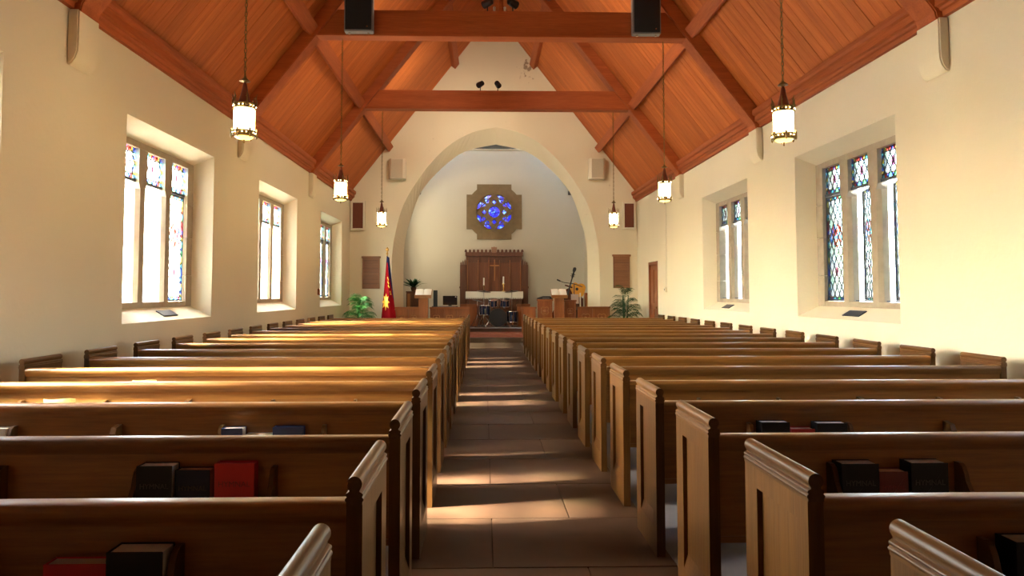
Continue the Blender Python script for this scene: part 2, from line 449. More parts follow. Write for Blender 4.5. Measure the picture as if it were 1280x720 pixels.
fl = MB().box(-4.7, 4.7, YB - .3, 18.9, -0.25, -0.012).build('floor', M_grout); tag(fl, kind='structure')
for sx in (-1, 1):
    pf = MB().box(min(sx * .70, sx * 4.2), max(sx * .70, sx * 4.2), YB, 18.9, -0.012, 0.0).build('pew_floor_slab', M_floor, fl)
tile_me = {}
y = -1.0; row = 0
while y < 18.85:
    y1 = min(y + 0.75, 18.9)
    xs = [-0.70, -0.24, 0.70] if row % 2 == 0 else [-0.70, 0.24, 0.70]
    for a, b in zip(xs[:-1], xs[1:]):
        key = (round(b - a, 3), round(y1 - y, 3))
        if key not in tile_me:
            tile_me[key] = MB().box(0.0025, key[0] - .0025, 0.0025, key[1] - .0025, -.012, 0).mesh('tile', M_tile, bevel=0.002)
        t = link('tile', tile_me[key], fl); t.location = (a, y, random.uniform(-.0008, 0))
    y = y1; row += 1

for s, nm in ((-1, 'wall_left'), (1, 'wall_right')):
    w = MB()
    ops = [rect(c, *OP) for c in WIN[s]]; frs = [rect(c, *FR) for c in WIN[s]]
    holes = list(ops); holes2 = list(frs)
    outer = [(YB - .3, -.02), (20.3, -.02), (20.3, 4.5), (YB - .3, 4.5)]
    outer_in = [(YB, 0.0), (YF + .02, 0.0), (YF + .02, 4.5), (YB, 4.5)]
    if s > 0:
        door = [(17.3, 0.0), (18.25, 0.0), (18.25, 2.2), (17.3, 2.2)]
        outer_in = [(YB, 0.0), (17.3, 0.0), (17.3, 2.2), (18.25, 2.2), (18.25, 0.0), (YF + .02, 0.0), (YF + .02, 4.5), (YB, 4.5)]
    w.fill(outer_in, holes, lambda p: (s * HW, p[0], p[1]))
    for o_, f_ in zip(ops, frs):
        vs = [(s * HW, *p) for p in o_] + [(s * FX, *p) for p in f_]
        w.add(vs, [(i, (i + 1) % 4, 4 + (i + 1) % 4, 4 + i) for i in range(4)])
    w.plate(outer, holes2, lambda p: (s * FX, p[0], p[1]), lambda p: (s * 4.65, p[0], p[1]))
    tag(w.build(nm, M_wall), kind='structure')

# gable wall with the pointed chancel arch
ACX = 0.05
def arch_pts(half):
    pts = smooth_curve(half, 5)
    right = [(ACX + x, z) for x, z in pts]
    left = [(ACX - x, z) for x, z in reversed(pts[:-1])]
    return right + left
A_out = [(3.0, 0.0), (3.0, 1.2), (2.99, 2.44), (2.90, 3.1), (2.66, 3.95), (2.10, 4.88), (1.40, 5.63), (0.70, 6.04), (0.0, 6.20)]
A_in = [(2.72, 0.0), (2.72, 1.2), (2.72, 2.24), (2.68, 2.9), (2.56, 3.42), (2.25, 4.30), (1.72, 4.97), (0.95, 5.57), (0.0, 5.80)]
ao, ai = arch_pts(A_out), arch_pts(A_in)
g = MB()
top = zr(0)
gout = [(-HW, 0)] + [ao[-1]] + list(reversed(ao[1:-1])) + [ao[0]] + [(HW, 0), (HW, EAVE), (0, top), (-HW, EAVE)]
g.fill(gout, [], lambda p: (p[0], YF, p[1]))
n = len(ao)
g.add([(x, YF, z) for x, z in ao] + [(x, 20.1, z) for x, z in ai], [(i, i + 1, n + i + 1, n + i) for i in range(n - 1)])
bout = [(-4.4, 0)] + [ai[-1]] + list(reversed(ai[1:-1])) + [ai[0]] + [(4.4, 0), (4.4, 4.6), (0, top + .3), (-4.4, 4.6)]
g.fill(bout, [], lambda p: (p[0], 20.1, p[1]))
tag(g.build('wall_front', M_wall_gable), kind='structure')
# unseen wall behind the camera, set close and dark to keep pew backs dim
g = MB().plate([(-4.5, 0), (4.5, 0), (4.5, EAVE), (0, top + .4), (-4.5, EAVE)], [],
               lambda p: (p[0], YB, p[1]), lambda p: (p[0], YB - .3, p[1]))
tag(g.build('wall_back', M_altar), kind='structure')
# apse
RC = (0.04, 4.075)   # rose centre
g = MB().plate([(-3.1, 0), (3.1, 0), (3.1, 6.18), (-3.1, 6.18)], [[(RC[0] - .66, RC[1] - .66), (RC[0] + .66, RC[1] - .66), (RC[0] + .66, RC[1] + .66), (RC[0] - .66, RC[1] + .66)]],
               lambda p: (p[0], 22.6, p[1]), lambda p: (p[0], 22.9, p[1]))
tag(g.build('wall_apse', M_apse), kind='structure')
aw = [(20.75, 1.9), (21.9, 1.9), (21.9, 4.6), (21.325, 5.3), (20.75, 4.6)]
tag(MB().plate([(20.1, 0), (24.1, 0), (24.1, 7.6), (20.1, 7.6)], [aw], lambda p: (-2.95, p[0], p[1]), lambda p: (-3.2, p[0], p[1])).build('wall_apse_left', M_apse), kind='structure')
w9 = empty('window_9', (-3.1, 21.325, 1.9)); tag(w9, kind='structure')
MB().fill([(y_ - 21.325, z_ - 1.9) for y_, z_ in aw], [], lambda p: (0, p[0], p[1])).build('pane', M_frost, w9)
for zz in (.9, 1.8, 2.7): MB().box(-.02, .02, -.575, .575, zz, zz + .03).build('glazing_bar', M_lead, w9)
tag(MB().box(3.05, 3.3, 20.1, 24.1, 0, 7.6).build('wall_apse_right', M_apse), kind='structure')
tag(MB().box(-3.2, 3.3, 20.1, 24.0, 7.6, 7.8).build('ceiling_apse', M_dark), kind='structure')
tag(MB().box(-3.2, 3.3, 23.9, 24.1, 5.5, 7.8).build('wall_loft', M_dark), kind='structure')
tag(MB().box(-2.95, 3.05, 22.50, 22.6, 6.155, 6.18).build('trim_5', M_white), kind='structure')

# roof: one slab per slope, planks below it
SL = hypot(1, SLOPE)
for s, nm in ((-1, 'ceiling_left'), (1, 'ceiling_right')):
    o = MB().prism([(s * 4.9, zr(4.9) + .06), (0, top + .06), (0, top + .35), (s * 4.9, zr(4.9) + .35)], 'y', YB - .3, 20.3).build(nm, M_plank)
    tag(o, kind='structure')
    ln = 4.25 * SL
    pm = MB().box(0, ln, 0.0012, 0.1638, 0.0, 0.02).mesh('plank', M_plank, bevel=0.0022)
    k = 0; yy = YF - 0.165
    while yy > 3.0:
        p = link('plank', pm, o)
        # local x runs up the slope, z points out of the roof
        ax = Vector((-s, 0, SLOPE)).normalized(); az = Vector((s * SLOPE, 0, 1)).normalized(); ay = az.cross(ax)
        yo = yy if ay.y > 0 else yy + 0.165
        M = Matrix((ax, ay, az)).transposed().to_4x4()
        M.translation = Vector((s * 4.25, yo, zr(4.25))) + az * random.uniform(0, .004)
        p.matrix_world = M
        yy -= 0.165; k += 1
# eaves moulding
for s, nm in ((-1, 'trim_1'), (1, 'trim_2')):
    prof = [(0, 4.03), (.045, 4.03), (.05, 4.08), (.075, 4.09), (.085, 4.115), (.12, 4.125), (.12, 4.20), (.15, 4.215), (.16, 4.25), (.16, 4.30), (0, 4.30)]
    tag(MB().prism([(s * (HW - a), b) for a, b in prof], 'y', YB, YF).build(nm, M_beam_y), kind='structure')

# chancel floors
tag(MB().box(-4.15, 4.15, 18.9, 22.9, -.2, 0.13).build('floor_step', M_tile), kind='structure')
st = MB().box(-4.1, 4.1, 19.22, 22.9, 0.13, 0.235).build('floor_platform', M_carpet); tag(st, kind='structure')
st = MB().box(-2.67, 2.77, 20.1, 22.9, 0.235, 0.36).build('floor_chancel', M_planks_dark); tag(st, kind='structure')
tag(MB().box(-2.67, 2.77, 20.07, 20.1, 0.335, 0.362).build('trim_3', plain('step_nosing', (0.42, 0.42, 0.45), .4)), kind='structure')
tag(MB().box(-120, 120, -120, 140, -1.2, -.7).build('ground', M_ground), kind='structure')

# ------------------------------------------------------------------ windows
def uv_quad(name, P, w, h, mat, parent):
    me = bpy.data.meshes.new(name); me.from_pydata([P(0, 0), P(w, 0), P(w, h), P(0, h)], [], [(0, 1, 2, 3)])
    a = me.uv_layers.new(name='metres'); b = me.uv_layers.new(name='size')
    for i, (u, v) in enumerate([(0, 0), (w, 0), (w, h), (0, h)]):
        a.data[i].uv = (u, v); b.data[i].uv = (w, h)
    me.materials.append(mat)
    return link(name, me, parent)
def leading(P, w, h, parent):
    """lead strips in a diamond lattice on both faces of a pane"""
    g = MB(); A, B = 0.115, 0.19
    def clip(p, d):
        t0, t1 = -1e9, 1e9
        for k, m in ((0, w), (1, h)):
            if abs(d[k]) < 1e-9: continue
            a, b = (0 - p[k]) / d[k], (m - p[k]) / d[k]
            if a > b: a, b = b, a
            t0, t1 = max(t0, a), min(t1, b)
        return (t0, t1) if t1 - t0 > .01 else None
    def strip(p, q, hw=.0055):
        d = Vector((q[0] - p[0], q[1] - p[1])); d.normalize(); nx, ny = -d.y * hw, d.x * hw
        c = [(p[0] + nx, p[1] + ny), (p[0] - nx, p[1] - ny), (q[0] - nx, q[1] - ny), (q[0] + nx, q[1] + ny)]
        g.add([P(*x, .005) for x in c] + [P(*x, -.005) for x in c], [(0, 1, 2, 3), (4, 5, 6, 7), (0, 1, 5, 4), (2, 3, 7, 6), (1, 2, 6, 5), (3, 0, 4, 7)])
    for sg in (1, -1):
        # u/A + sg*v/B = k
        for k in range(-12, 24):
            if sg > 0: p = (k * A, 0.0); d = (A, -B)
            else: p = (k * A, 0.0); d = (A, B)
            c = clip(p, d)
            if c: strip((p[0] + c[0] * d[0], p[1] + c[0] * d[1]), (p[0] + c[1] * d[0], p[1] + c[1] * d[1]))
    e = .055
    for a, b in (((e, 0), (e, h)), ((w - e, 0), (w - e, h)), ((0, e), (w, e)), ((0, h - e), (w, h - e))): strip(a, b, .005)
    o = g.build('leading', M_lead, parent); o['kind'] = 'stuff'
    return o
jm = {}
def make_window(idx, s, c, open_lights, angle=16, glass=None):
    glass = glass or (M_glass if s > 0 else M_glass_clear)
    root = empty(f'window_{idx}', (s * FX, c, 1.20)); tag(root, kind='structure')
    X = lambda wd: s * wd
    z = lambda q: q - 1.20
    def bx(name, u0, u1, w0, w1, z0, z1, mat, parent=root, bevel=0.004):
        a, b = sorted((X(w0), X(w1)))
        return MB().box(a, b, u0, u1, z(z0), z(z1)).build(name, mat, parent, bevel=bevel)
    # jamb stones, four courses a side
    cuts = [1.20, 1.62, 2.14, 2.60, 3.18]
    for sd in (-1, 1):
        for a, b in zip(cuts[:-1], cuts[1:]):
            u0, u1 = sorted((sd * .89, sd * 1.07))
            bx('jamb_stone', u0, u1, -.015 + random.uniform(0, .005), .12, a + .003, b - .003, M_stone)
    bx('head_stone', -.89, .89, -.01, .12, 3.10, 3.18, M_stone)
    bx('sill_stone', -.89, .89, -.01, .14, 1.20, 1.27, M_stone)
    for mu in (-.33, .33):
        g = MB()
        lower = [(X(-.01), mu - .06), (X(-.01), mu + .06), (X(.035), mu + .10), (X(.11), mu + .10), (X(.11), mu - .10), (X(.035), mu - .10)]
        g.prism(lower, 'z', z(1.27), z(2.62))
        upper = [(X(-.01), mu - .10), (X(-.01), mu + .10), (X(.11), mu + .105), (X(.11), mu - .105)]
        g.prism(upper, 'z', z(2.70), z(3.10))
        vs = [(p[0], p[1], z(2.62)) for p in (lower[0], lower[1], lower[3], lower[4])] + [(p[0], p[1], z(2.70)) for p in upper]
        g.add(vs, [(0, 1, 5, 4), (1, 2, 6, 5), (2, 3, 7, 6), (3, 0, 4, 7), (0, 1, 2, 3), (4, 5, 6, 7)])
        g.build('mullion', M_stone, root)
    for k, lu in enumerate((-.66, 0, .66)):
        bx('transom_bar', lu - .23, lu + .23, .025, .065, 2.70, 2.735, M_iron, bevel=0)
        uw, uh = .46, .365
        up = uv_quad('upper_pane', lambda u, v, d=0: (X(.045 + d), lu - .23 + u, z(2.735) + v), uw, uh, glass, root)
        leading(lambda u, v, d=0: (X(.045 + d), lu - .23 + u, z(2.735) + v), uw, uh, up)
        th = radians(angle) if k in open_lights else 0.0
        def P(u, v, d=0):
            r = u
            return (X(.045 + r * sin(th) + d * cos(th)), lu - .23 + r * cos(th) - d * sin(th), z(1.275) + v)
        cw, ch = .455, 1.42
        g = MB()
        for (a0, a1, b0, b1) in ((0, .022, 0, ch), (cw - .022, cw, 0, ch), (0, cw, 0, .022), (0, cw, ch - .022, ch)):
            cs = [(a0, b0), (a1, b0), (a1, b1), (a0, b1)]
            g.add([P(*q, .014) for q in cs] + [P(*q, -.014) for q in cs], [(0, 1, 2, 3), (4, 5, 6, 7), (0, 1, 5, 4), (1, 2, 6, 5), (2, 3, 7, 6), (3, 0, 4, 7)])
        cf = g.build('casement', M_iron, root)
        pn = uv_quad('pane', P, cw, ch, glass, cf)
        leading(P, cw, ch, cf)
        if k in open_lights:
            q = P(.40, 0.0)
            MB().tube([(X(.0), lu + .12, z(1.285)), (q[0], q[1], q[2] + .01)], .006, 6).build('stay_bar', M_iron, cf)
    return root
i = 1
make_window(1, -1, WIN[-1][0], (0, 1, 2), 60)
make_window(2, -1, WIN[-1][1], (0, 1), 30)
make_window(3, -1, WIN[-1][2], (0, 1, 2), 35)
make_window(4, -1, WIN[-1][3], (), glass=M_glass_mid)
make_window(5, 1, WIN[1][0], (0, 1, 2), 60)
make_window(6, 1, WIN[1][1], (0, 1), 16)
make_window(7, 1, WIN[1][2], (0, 1, 2), 16)
# daylight portals: they only guide the sampling of the sky through the openings
for s in (-1, 1):
    for c in WIN[s]:
        ld = bpy.data.lights.new('daylight_portal', 'AREA'); ld.shape = 'RECTANGLE'; ld.size = 2.1; ld.size_y = 1.95
        ld.cycles.is_portal = True
        lo = bpy.data.objects.new('daylight_portal', ld); COL.objects.link(lo)
        lo.location = (s * 4.66, c, 2.19); lo.rotation_euler = Vector((-s, 0, 0)).to_track_quat('-Z', 'Z').to_euler()

# sill plaques: the sill slopes 0.15 over 0.25
for s, yy, lab in ((1, 8.30, 'dark metal plate on the sloping sill of the large sunless window with open casements'),
                   (1, 12.65, 'dark metal plate on the window sill nearer the brown side door'),
                   (-1, 8.66, 'dark plate on the bright sill of the largest sunlit window')):
    a = Vector((s * 4.20, yy, 1.05 + .05 * .6)); nrm = Vector((-s * .15, 0, .25)).normalized(); ud = Vector((s * .25, 0, .15)).normalized()
    def T(p): return tuple(Vector((s * 4.275, yy, 1.05 + .125 * .6)) + ud * p[0] + Vector((0, 1, 0)) * p[1] + nrm * p[2])
    o = MB().box(-.06, .06, -.19, .19, .001, .012, T=T).build('sill_plate', M_bluepl)
    tag(o, lab, 'plate', 'plates on the window sills')

# door in the right wall
d = empty('door_1', (4.19, 17.775, 0)); tag(d, kind='structure')
MB().box(0, .05, -.475, .475, 0.0, 2.2).build('door_leaf', M_door, d)
for a, b, z0, z1 in ((-.475, -.40, 0, 2.2), (.40, .475, 0, 2.2), (-.40, .40, 2.12, 2.2)):
    MB().box(-.05, 0, a, b, z0, z1).build('door_frame', M_door, d)
for z0, z1 in ((.2, .95), (1.1, 2.0)):
    for a, b in ((-.36, -.03), (.03, .36)):
        MB().box(-.02, 0, a, b, z0, z1).build('door_panel', M_door, d, bevel=.008)
MB().lathe([(.02, 0), (.03, -.03), (.03, -.05), (.01, -.06)], (0, -.33, 1.0), 10, 'x').build('door_handle', M_brass, d)

# ------------------------------------------------------------------ roof trusses, purlins, corbels
TR = [6.45, 10.8, 15.1]
T_LAB = ['red-brown roof truss nearest the viewer, its feet above the large front windows',
         'red-brown roof truss carrying the two tall black loudspeakers',
         'red-brown roof truss nearest the gable wall, with two small spotlights on its tie beam']
for i, (ty, lab) in enumerate(zip(TR, T_LAB)):
    t = empty('roof_truss', (0, ty, 0), lab, 'roof truss', 'timber roof trusses')
    for s in (-1, 1):
        poly = [(s * 4.148, zr(4.148) - .005), (0, top - .005), (0, top - .34), (s * 4.03, zr(4.03) - .34), (s * 4.05, 4.0), (s * 4.148, 4.0)]
        r = MB().prism(poly, 'y', -.15, .15).build('rafter', M_beam, t, bevel=.012)
        # edge fillets along the lower corners of the rafter
    zb, zt = 5.48, 5.90
    xb = HW - (zb - (EAVE - .34)) / SLOPE + .03; xt = HW - (zt - (EAVE - .34)) / SLOPE + .03
    MB().prism([(-xb, zb), (xb, zb), (xt, zt), (-xt, zt)], 'y', -.10, .10).build('tie_beam', M_beam, t, bevel=.01)
    MB().box(-xb + .02, xb - .02, -.115, .115, zb - .006, zb + .035).build('beam_fillet', M_beam, t, bevel=.006)
for s, side in ((-1, 'above the flag'), (1, 'above the brown side door')):
    for xc, nm in ((3.10, 'lower'), (1.20, 'upper')):
        ax = Vector((-s, 0, SLOPE)).normalized(); nz = Vector((-s * SLOPE, 0, -1)).normalized()
        c = Vector((s * xc, 0, zr(xc)))
        q = [c + ax * a + nz * b for a, b in ((-.10, .0), (.10, .0), (.10, .15), (-.10, .15))]
        o = MB().prism([(p.x, p.z) for p in q], 'y', YB + .1, YF - .003).build('purlin', M_beam_y, bevel=.01)
        tag(o, f'long {nm} roof purlin on the slope {side}', 'purlin', 'roof purlins')
for s, side in ((-1, 'left wall'), (1, 'right wall')):
    for ty, nm in zip(TR, ('first', 'second', 'third')):
        prof = [(0, 4.02), (.10, 4.02), (.10, 3.68), (.095, 3.62), (.075, 3.56), (.04, 3.51), (0, 3.49)]
        o = MB().prism([(s * (HW - a), b) for a, b in prof], 'y', ty - .17, ty + .17).build('corbel', M_wall, bevel=.02, smooth=True)
        w = 'flag-side wall' if s < 0 else 'door-side wall'
        tag(o, f'rounded white plaster corbel on the {w} under the {nm} truss from the viewer', 'corbel', 'plaster corbels')

# ------------------------------------------------------------------ pews
PX0, PX1 = 0.622, 3.845
PLEN, PT = 0.46, 0.045
S0, D0 = 0.85, 1.919
def end_profile():
    """cross-section (x outward from the aisle face, z) of a pew end without its cap"""
    return [(.018, 0), (PT, 0), (PT, .80), (.018, .80)]
def pew_end_meshes(s):
    core = MB()
    core.prism([(s * a, b) for a, b in end_profile()], 'y', 0, PLEN)
    # frame on the aisle face: rear stile, front stile, rails
    for y0, y1, z0, z1 in ((0, .065, 0, .80), (PLEN - .10, PLEN, 0, .80), (.065, PLEN - .10, 0, .14), (.065, PLEN - .10, .735, .80)):
        core.box(min(0, s * .018), max(0, s * .018), y0, y1, z0, z1)
    core.prism([(0, .14), (s * .018, .14), (s * .018, .20)], 'y', .065, PLEN - .10)
    for y0, y1, z0, z1 in ((.0, .05, 0, .80),):
        pass
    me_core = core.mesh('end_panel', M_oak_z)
    # moulded cap: round roll on top, two beads under it
    def outline(sg):
        # from the foot of the cap up one side: two beads, a small step, then the roll
        e = lambda q: q if sg < 0 else PT - q
        o = [(e(0.0), .80), (e(0.0), .808)]
        for zc, xo in ((.8145, .0015), (.8275, .0035)):
            o += [(e(xo - .005 * cos(t)), zc + .0055 * sin(t)) for t in (-1.2, -.6, 0, .6, 1.2)]
        o += [(e(.008), .836), (e(.008), .840)]
        return o
    roll = arc(PT / 2, .857, .0215, pi * 1.18, -pi * .18, 14)
    c = [(s * p[0], p[1]) for p in outline(-1) + roll + list(reversed(outline(1)))]
    cap = MB().prism(c, 'y', -.004, PLEN + .004)
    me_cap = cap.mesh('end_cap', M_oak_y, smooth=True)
    return me_core, me_cap
def rail_profile():
    """(y, z) section of the moulded top rail"""
    a = arc(.020, .784, .023, pi * 1.15, pi * .5, 6) + arc(.052, .787, .020, pi * .5, -pi * .25, 5)
    return a + [(.052, .762), (.044, .748), (.044, .742), (.008, .742), (.008, .752), (.0, .762)]
PEW_MESH = {}
for s in (-1, 1):
    core, cap = pew_end_meshes(s)
    core2, cap2 = core, cap
    L0, L1 = PT, PX1 - PX0 - PT
    X = lambda a, b: (min(s * a, s * b), max(s * a, s * b))
    rail = MB().prism(rail_profile(), 'x', *X(L0, L1)).mesh('top_rail', M_oak_x, smooth=True)
    back = MB().prism([(.018, .38), (.040, .38), (.040, .745), (.018, .745)], 'x', *X(L0, L1))
    back.box(*X(L0, L1), .012, .046, .375, .40)
    back = back.mesh('backrest', M_oak_x)
    seat = MB().box(*X(L0, L1), .045, .43, .405, .435).mesh('seat', M_oak_x, bevel=.008)
    shelf = MB()
    shelf.box(*X(0, .53), -.085, .018, .49, .502).box(*X(0, .53), -.085, -.075, .49, .575)
    shelf = shelf.mesh('book_rack', M_oak_x)
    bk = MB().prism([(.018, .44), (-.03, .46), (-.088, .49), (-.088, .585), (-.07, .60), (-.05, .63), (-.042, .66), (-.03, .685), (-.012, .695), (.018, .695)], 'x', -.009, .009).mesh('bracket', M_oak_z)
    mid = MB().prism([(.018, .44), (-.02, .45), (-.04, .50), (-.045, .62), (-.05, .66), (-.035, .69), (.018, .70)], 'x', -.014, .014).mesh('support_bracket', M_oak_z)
    PEW_MESH[s] = dict(core=core, cap=cap, rail=rail, back=back, seat=seat, shelf=shelf, bk=bk, mid=mid)
ORD = ['first', 'second', 'third', 'fourth', 'fifth', 'sixth', 'seventh', 'eighth', 'ninth', 'tenth', 'eleventh', 'twelfth', 'thirteenth', 'fourteenth', 'fifteenth', 'sixteenth', 'seventeenth', 'eighteenth']
def pew_y(n): return D0 + S0 * (n - 1)
def make_pew(s, n):
    M = PEW_MESH[s]
    side = 'door side' if s > 0 else 'flag side'
    if n == 0: lab = f'varnished oak pew whose aisle end shows closest to the viewer on the {side}'
    else: lab = f'varnished oak pew on the {side} of the aisle, {ORD[17 - n]} row from the altar'
    p = empty('pew', (s * PX0, pew_y(n), 0), lab, 'pew', 'oak pews on the flag side' if s < 0 else 'oak pews on the door side')
    for far in (0, 1):
        e = link('end_panel', M['core'], p); c = link('end_cap', M['cap'], p)
        if far:
            # the wall-side end is the mirrored twin of the aisle end
            e.data = PEW_MESH[-s]['core']; c.data = PEW_MESH[-s]['cap']
            for o in (e, c): o.location = (s * (PX1 - PX0), 0, 0)
    link('top_rail', M['rail'], p); link('backrest', M['back'], p); link('seat', M['seat'], p)
    if n <= 8:
        for off in (.50, 2.10):
            r = link('book_rack', M['shelf'], p); r.location = (s * off, 0, 0)
            for e in (0, .53):
                b = link('bracket', M['bk'], r); b.location = (s * e, 0, 0)
        b = link('support_bracket', M['mid'], p); b.location = (s * 1.57, 0, 0)
    return p
for s in (-1, 1):
    for n in range(0, 18): make_pew(s, n)

# ------------------------------------------------------------------ books and papers in the racks
SIDE = {-1: 'flag side', 1: 'door side'}
def book(row, x0, x1, ztop, cover, pages, label, thick=.05, tilt=0.0, words=None, wmat=None, z0=.503, spine='left', group='books in the pew racks', yaw=0.0):
    """a closed book standing in the rack, front board towards the pews behind"""
    w, h, t = x1 - x0, ztop - z0, thick
    yb = pew_y(row) + .012
    b = empty('hymn_book', ((x0 + x1) / 2, yb, z0), label, 'book', group)
    b.rotation_euler = (tilt, 0, yaw)
    g = MB()
    g.box(-w / 2, w / 2, -t, -t + .004, 0, h).box(-w / 2, w / 2, -.004, 0, 0, h)
    sx = -w / 2 if spine == 'left' else w / 2 - .005
    g.prism([(sx, -t), (sx + .005, -t), (sx + .005, 0), (sx, 0)], 'z', 0, h)
    g.build('cover', cover, b, bevel=.0015)
    a0, a1 = (-w / 2 + .005, w / 2 - .004) if spine == 'left' else (-w / 2 + .004, w / 2 - .005)
    MB().box(a0, a1, -t + .004, -.004, .003, h - .004).build('pages', pages, b)
    if words:
        me = text_mesh(words, w * .20)
        me.materials.append(wmat)
        o = link('lettering', me, b); o.location = (0, -t - .0004, h * .62); o.rotation_euler = (pi / 2, 0, 0)
    return b
def on_rack(label_bits): return label_bits
book(1, -1.46, -1.29, .662, M_c_red, M_cream, 'red hymnal beside the big black book on the nearest flag-side pew', .055, words='HYMNAL', wmat=M_emb_r)
book(1, -1.285, -1.137, .700, M_c_black, M_cream, 'big black book at the end of the nearest flag-side pew rack', .075, words='HYMNAL', wmat=M_emb_k)
book(2, -1.638, -1.50, .712, M_c_black, M_cream, 'thick black book left of a small navy one, flag side', .07, words='HYMNAL', wmat=M_emb_k)
book(2, -1.505 + .01, -1.36, .692, M_c_navy, M_pinkpage, 'small navy book between a thick black book and a bright red one', .055, words='HYMNAL', wmat=M_emb_k)
book(2, -1.345, -1.19, .715, M_c_red, M_c_red, 'bright red hymnal at the end of the second flag-side rack', .05, words='HYMNAL', wmat=M_emb_r)
book(3, -1.638, -1.53, .688, M_c_blue, M_paper, 'blue book showing its pale page edges on the third flag-side pew', .065, yaw=.0)
book(3, -1.52, -1.39, .655, M_paper, M_paper, 'low white booklet between two blue books on the flag side', .05)
book(3, -1.38, -1.225, .690, M_c_blue, M_c_blue, 'dark blue book right of the low white booklet, flag side', .05)
book(3, -2.84 - .03, -2.74, .690, M_c_pale, M_paper, 'white book in the outer rack of the third flag-side pew', .05)
book(4, -1.63, -1.48, .665, M_c_blue, M_paper, 'thin blue book barely above the rail, beside its twin nearer the aisle', .05)
book(4, -1.345, -1.19, .667, M_c_blue, M_paper, 'thin blue book barely above the rail, the one nearer the aisle', .05)
book(4, -3.238, -3.11, .650, M_c_pale, M_paper, 'white booklet left of the yellow sheet in the sunlit rack', .04)
book(4, -2.885, -2.745, .664, M_c_pale, M_paper, 'white booklet right of the yellow sheet in the sunlit rack', .04)
book(1, 1.165, 1.33, .705, M_c_black, M_cream, 'black book in the nearest door-side rack at the corner', .075, words='HYMNAL', wmat=M_emb_k)
book(2, 1.135, 1.285, .706, M_c_black, M_cream, 'thick black book nearest the aisle in the second door-side rack', .075, words='HYMNAL', wmat=M_emb_k)
book(2, 1.292, 1.408, .672, M_c_dred, M_pinkpage, 'small dark red book with pink page edges between two black ones', .065, words='HYMNAL', wmat=M_emb_r)
book(2, 1.415, 1.565, .708, M_c_black, M_cream, 'thick black book beside the rack bracket, right of a small dark red one', .075, words='HYMNAL', wmat=M_emb_k)
book(3, 1.165, 1.315, .708, M_c_black, M_cream, 'black book nearest the aisle in the third door-side rack', .07)
book(3, 1.325, 1.45, .672, M_c_red, M_pinkpage, 'low red book between two black books, third door-side rack', .065)
book(3, 1.46, 1.62, .702, M_c_black, M_cream, 'black book right of the low red one, third door-side rack', .07)
book(4, 1.184, 1.32, .668, M_c_pale, M_paper, 'pale booklet nearest the aisle, edge just above a door-side rail', .04)
book(4, 1.46, 1.60, .662, M_c_pale, M_cream, 'cream booklet just showing above a door-side rail', .04)
book(4, 2.74, 2.875, .668, M_c_pink, M_pinkpage, 'rose-coloured booklet in the outer rack on the door side', .04)
book(4, 3.0, 3.14, .672, M_c_pale, M_paper, 'pale blue booklet right of the rose-coloured one', .04)
def sheet(row, x0, x1, ztop, label, lean=.05):
    yb = pew_y(row) + .008
    g = MB(); w = x1 - x0; n = 6
    fr = []; 
    for k in range(n + 1):
        u = k / n
        fr.append((x0 + w * u - (x0 + x1) / 2, -.012 - .012 * sin(u * pi)))
    vs = []
    for (a, b) in fr: vs += [(a, b, 0), (a - .01, b, ztop - .503 + .004 * sin(a * 30))]
    for (a, b) in fr: vs += [(a, b - .003, 0), (a - .01, b - .003, ztop - .503 + .004 * sin(a * 30))]
    m = 2 * (n + 1)
    fs = []
    for k in range(n):
        fs += [(2 * k, 2 * k + 2, 2 * k + 3, 2 * k + 1), (m + 2 * k, m + 2 * k + 1, m + 2 * k + 3, m + 2 * k + 2), (2 * k + 1, 2 * k + 3, m + 2 * k + 3, m + 2 * k + 1), (2 * k, m + 2 * k, m + 2 * k + 2, 2 * k + 2)]
    fs += [(0, 1, m + 1, m), (2 * n, m + 2 * n, m + 2 * n + 1, 2 * n + 1)]
    g.add(vs, fs)
    o = g.build('paper_sheet', M_yellow); o.location = ((x0 + x1) / 2, yb, .503)
    tag(o, label, 'paper', 'yellow papers in the pew racks')
sheet(4, -3.10, -2.90, .705, 'yellow sheet standing between two white booklets in the sunlit rack')
sheet(5, -2.97, -2.79, .715, 'yellow sheet alone in a rack, its top edge slanting')
sheet(6, -2.93, -2.75, .665, 'yellow sheet showing as a thin strip farthest from the viewer')

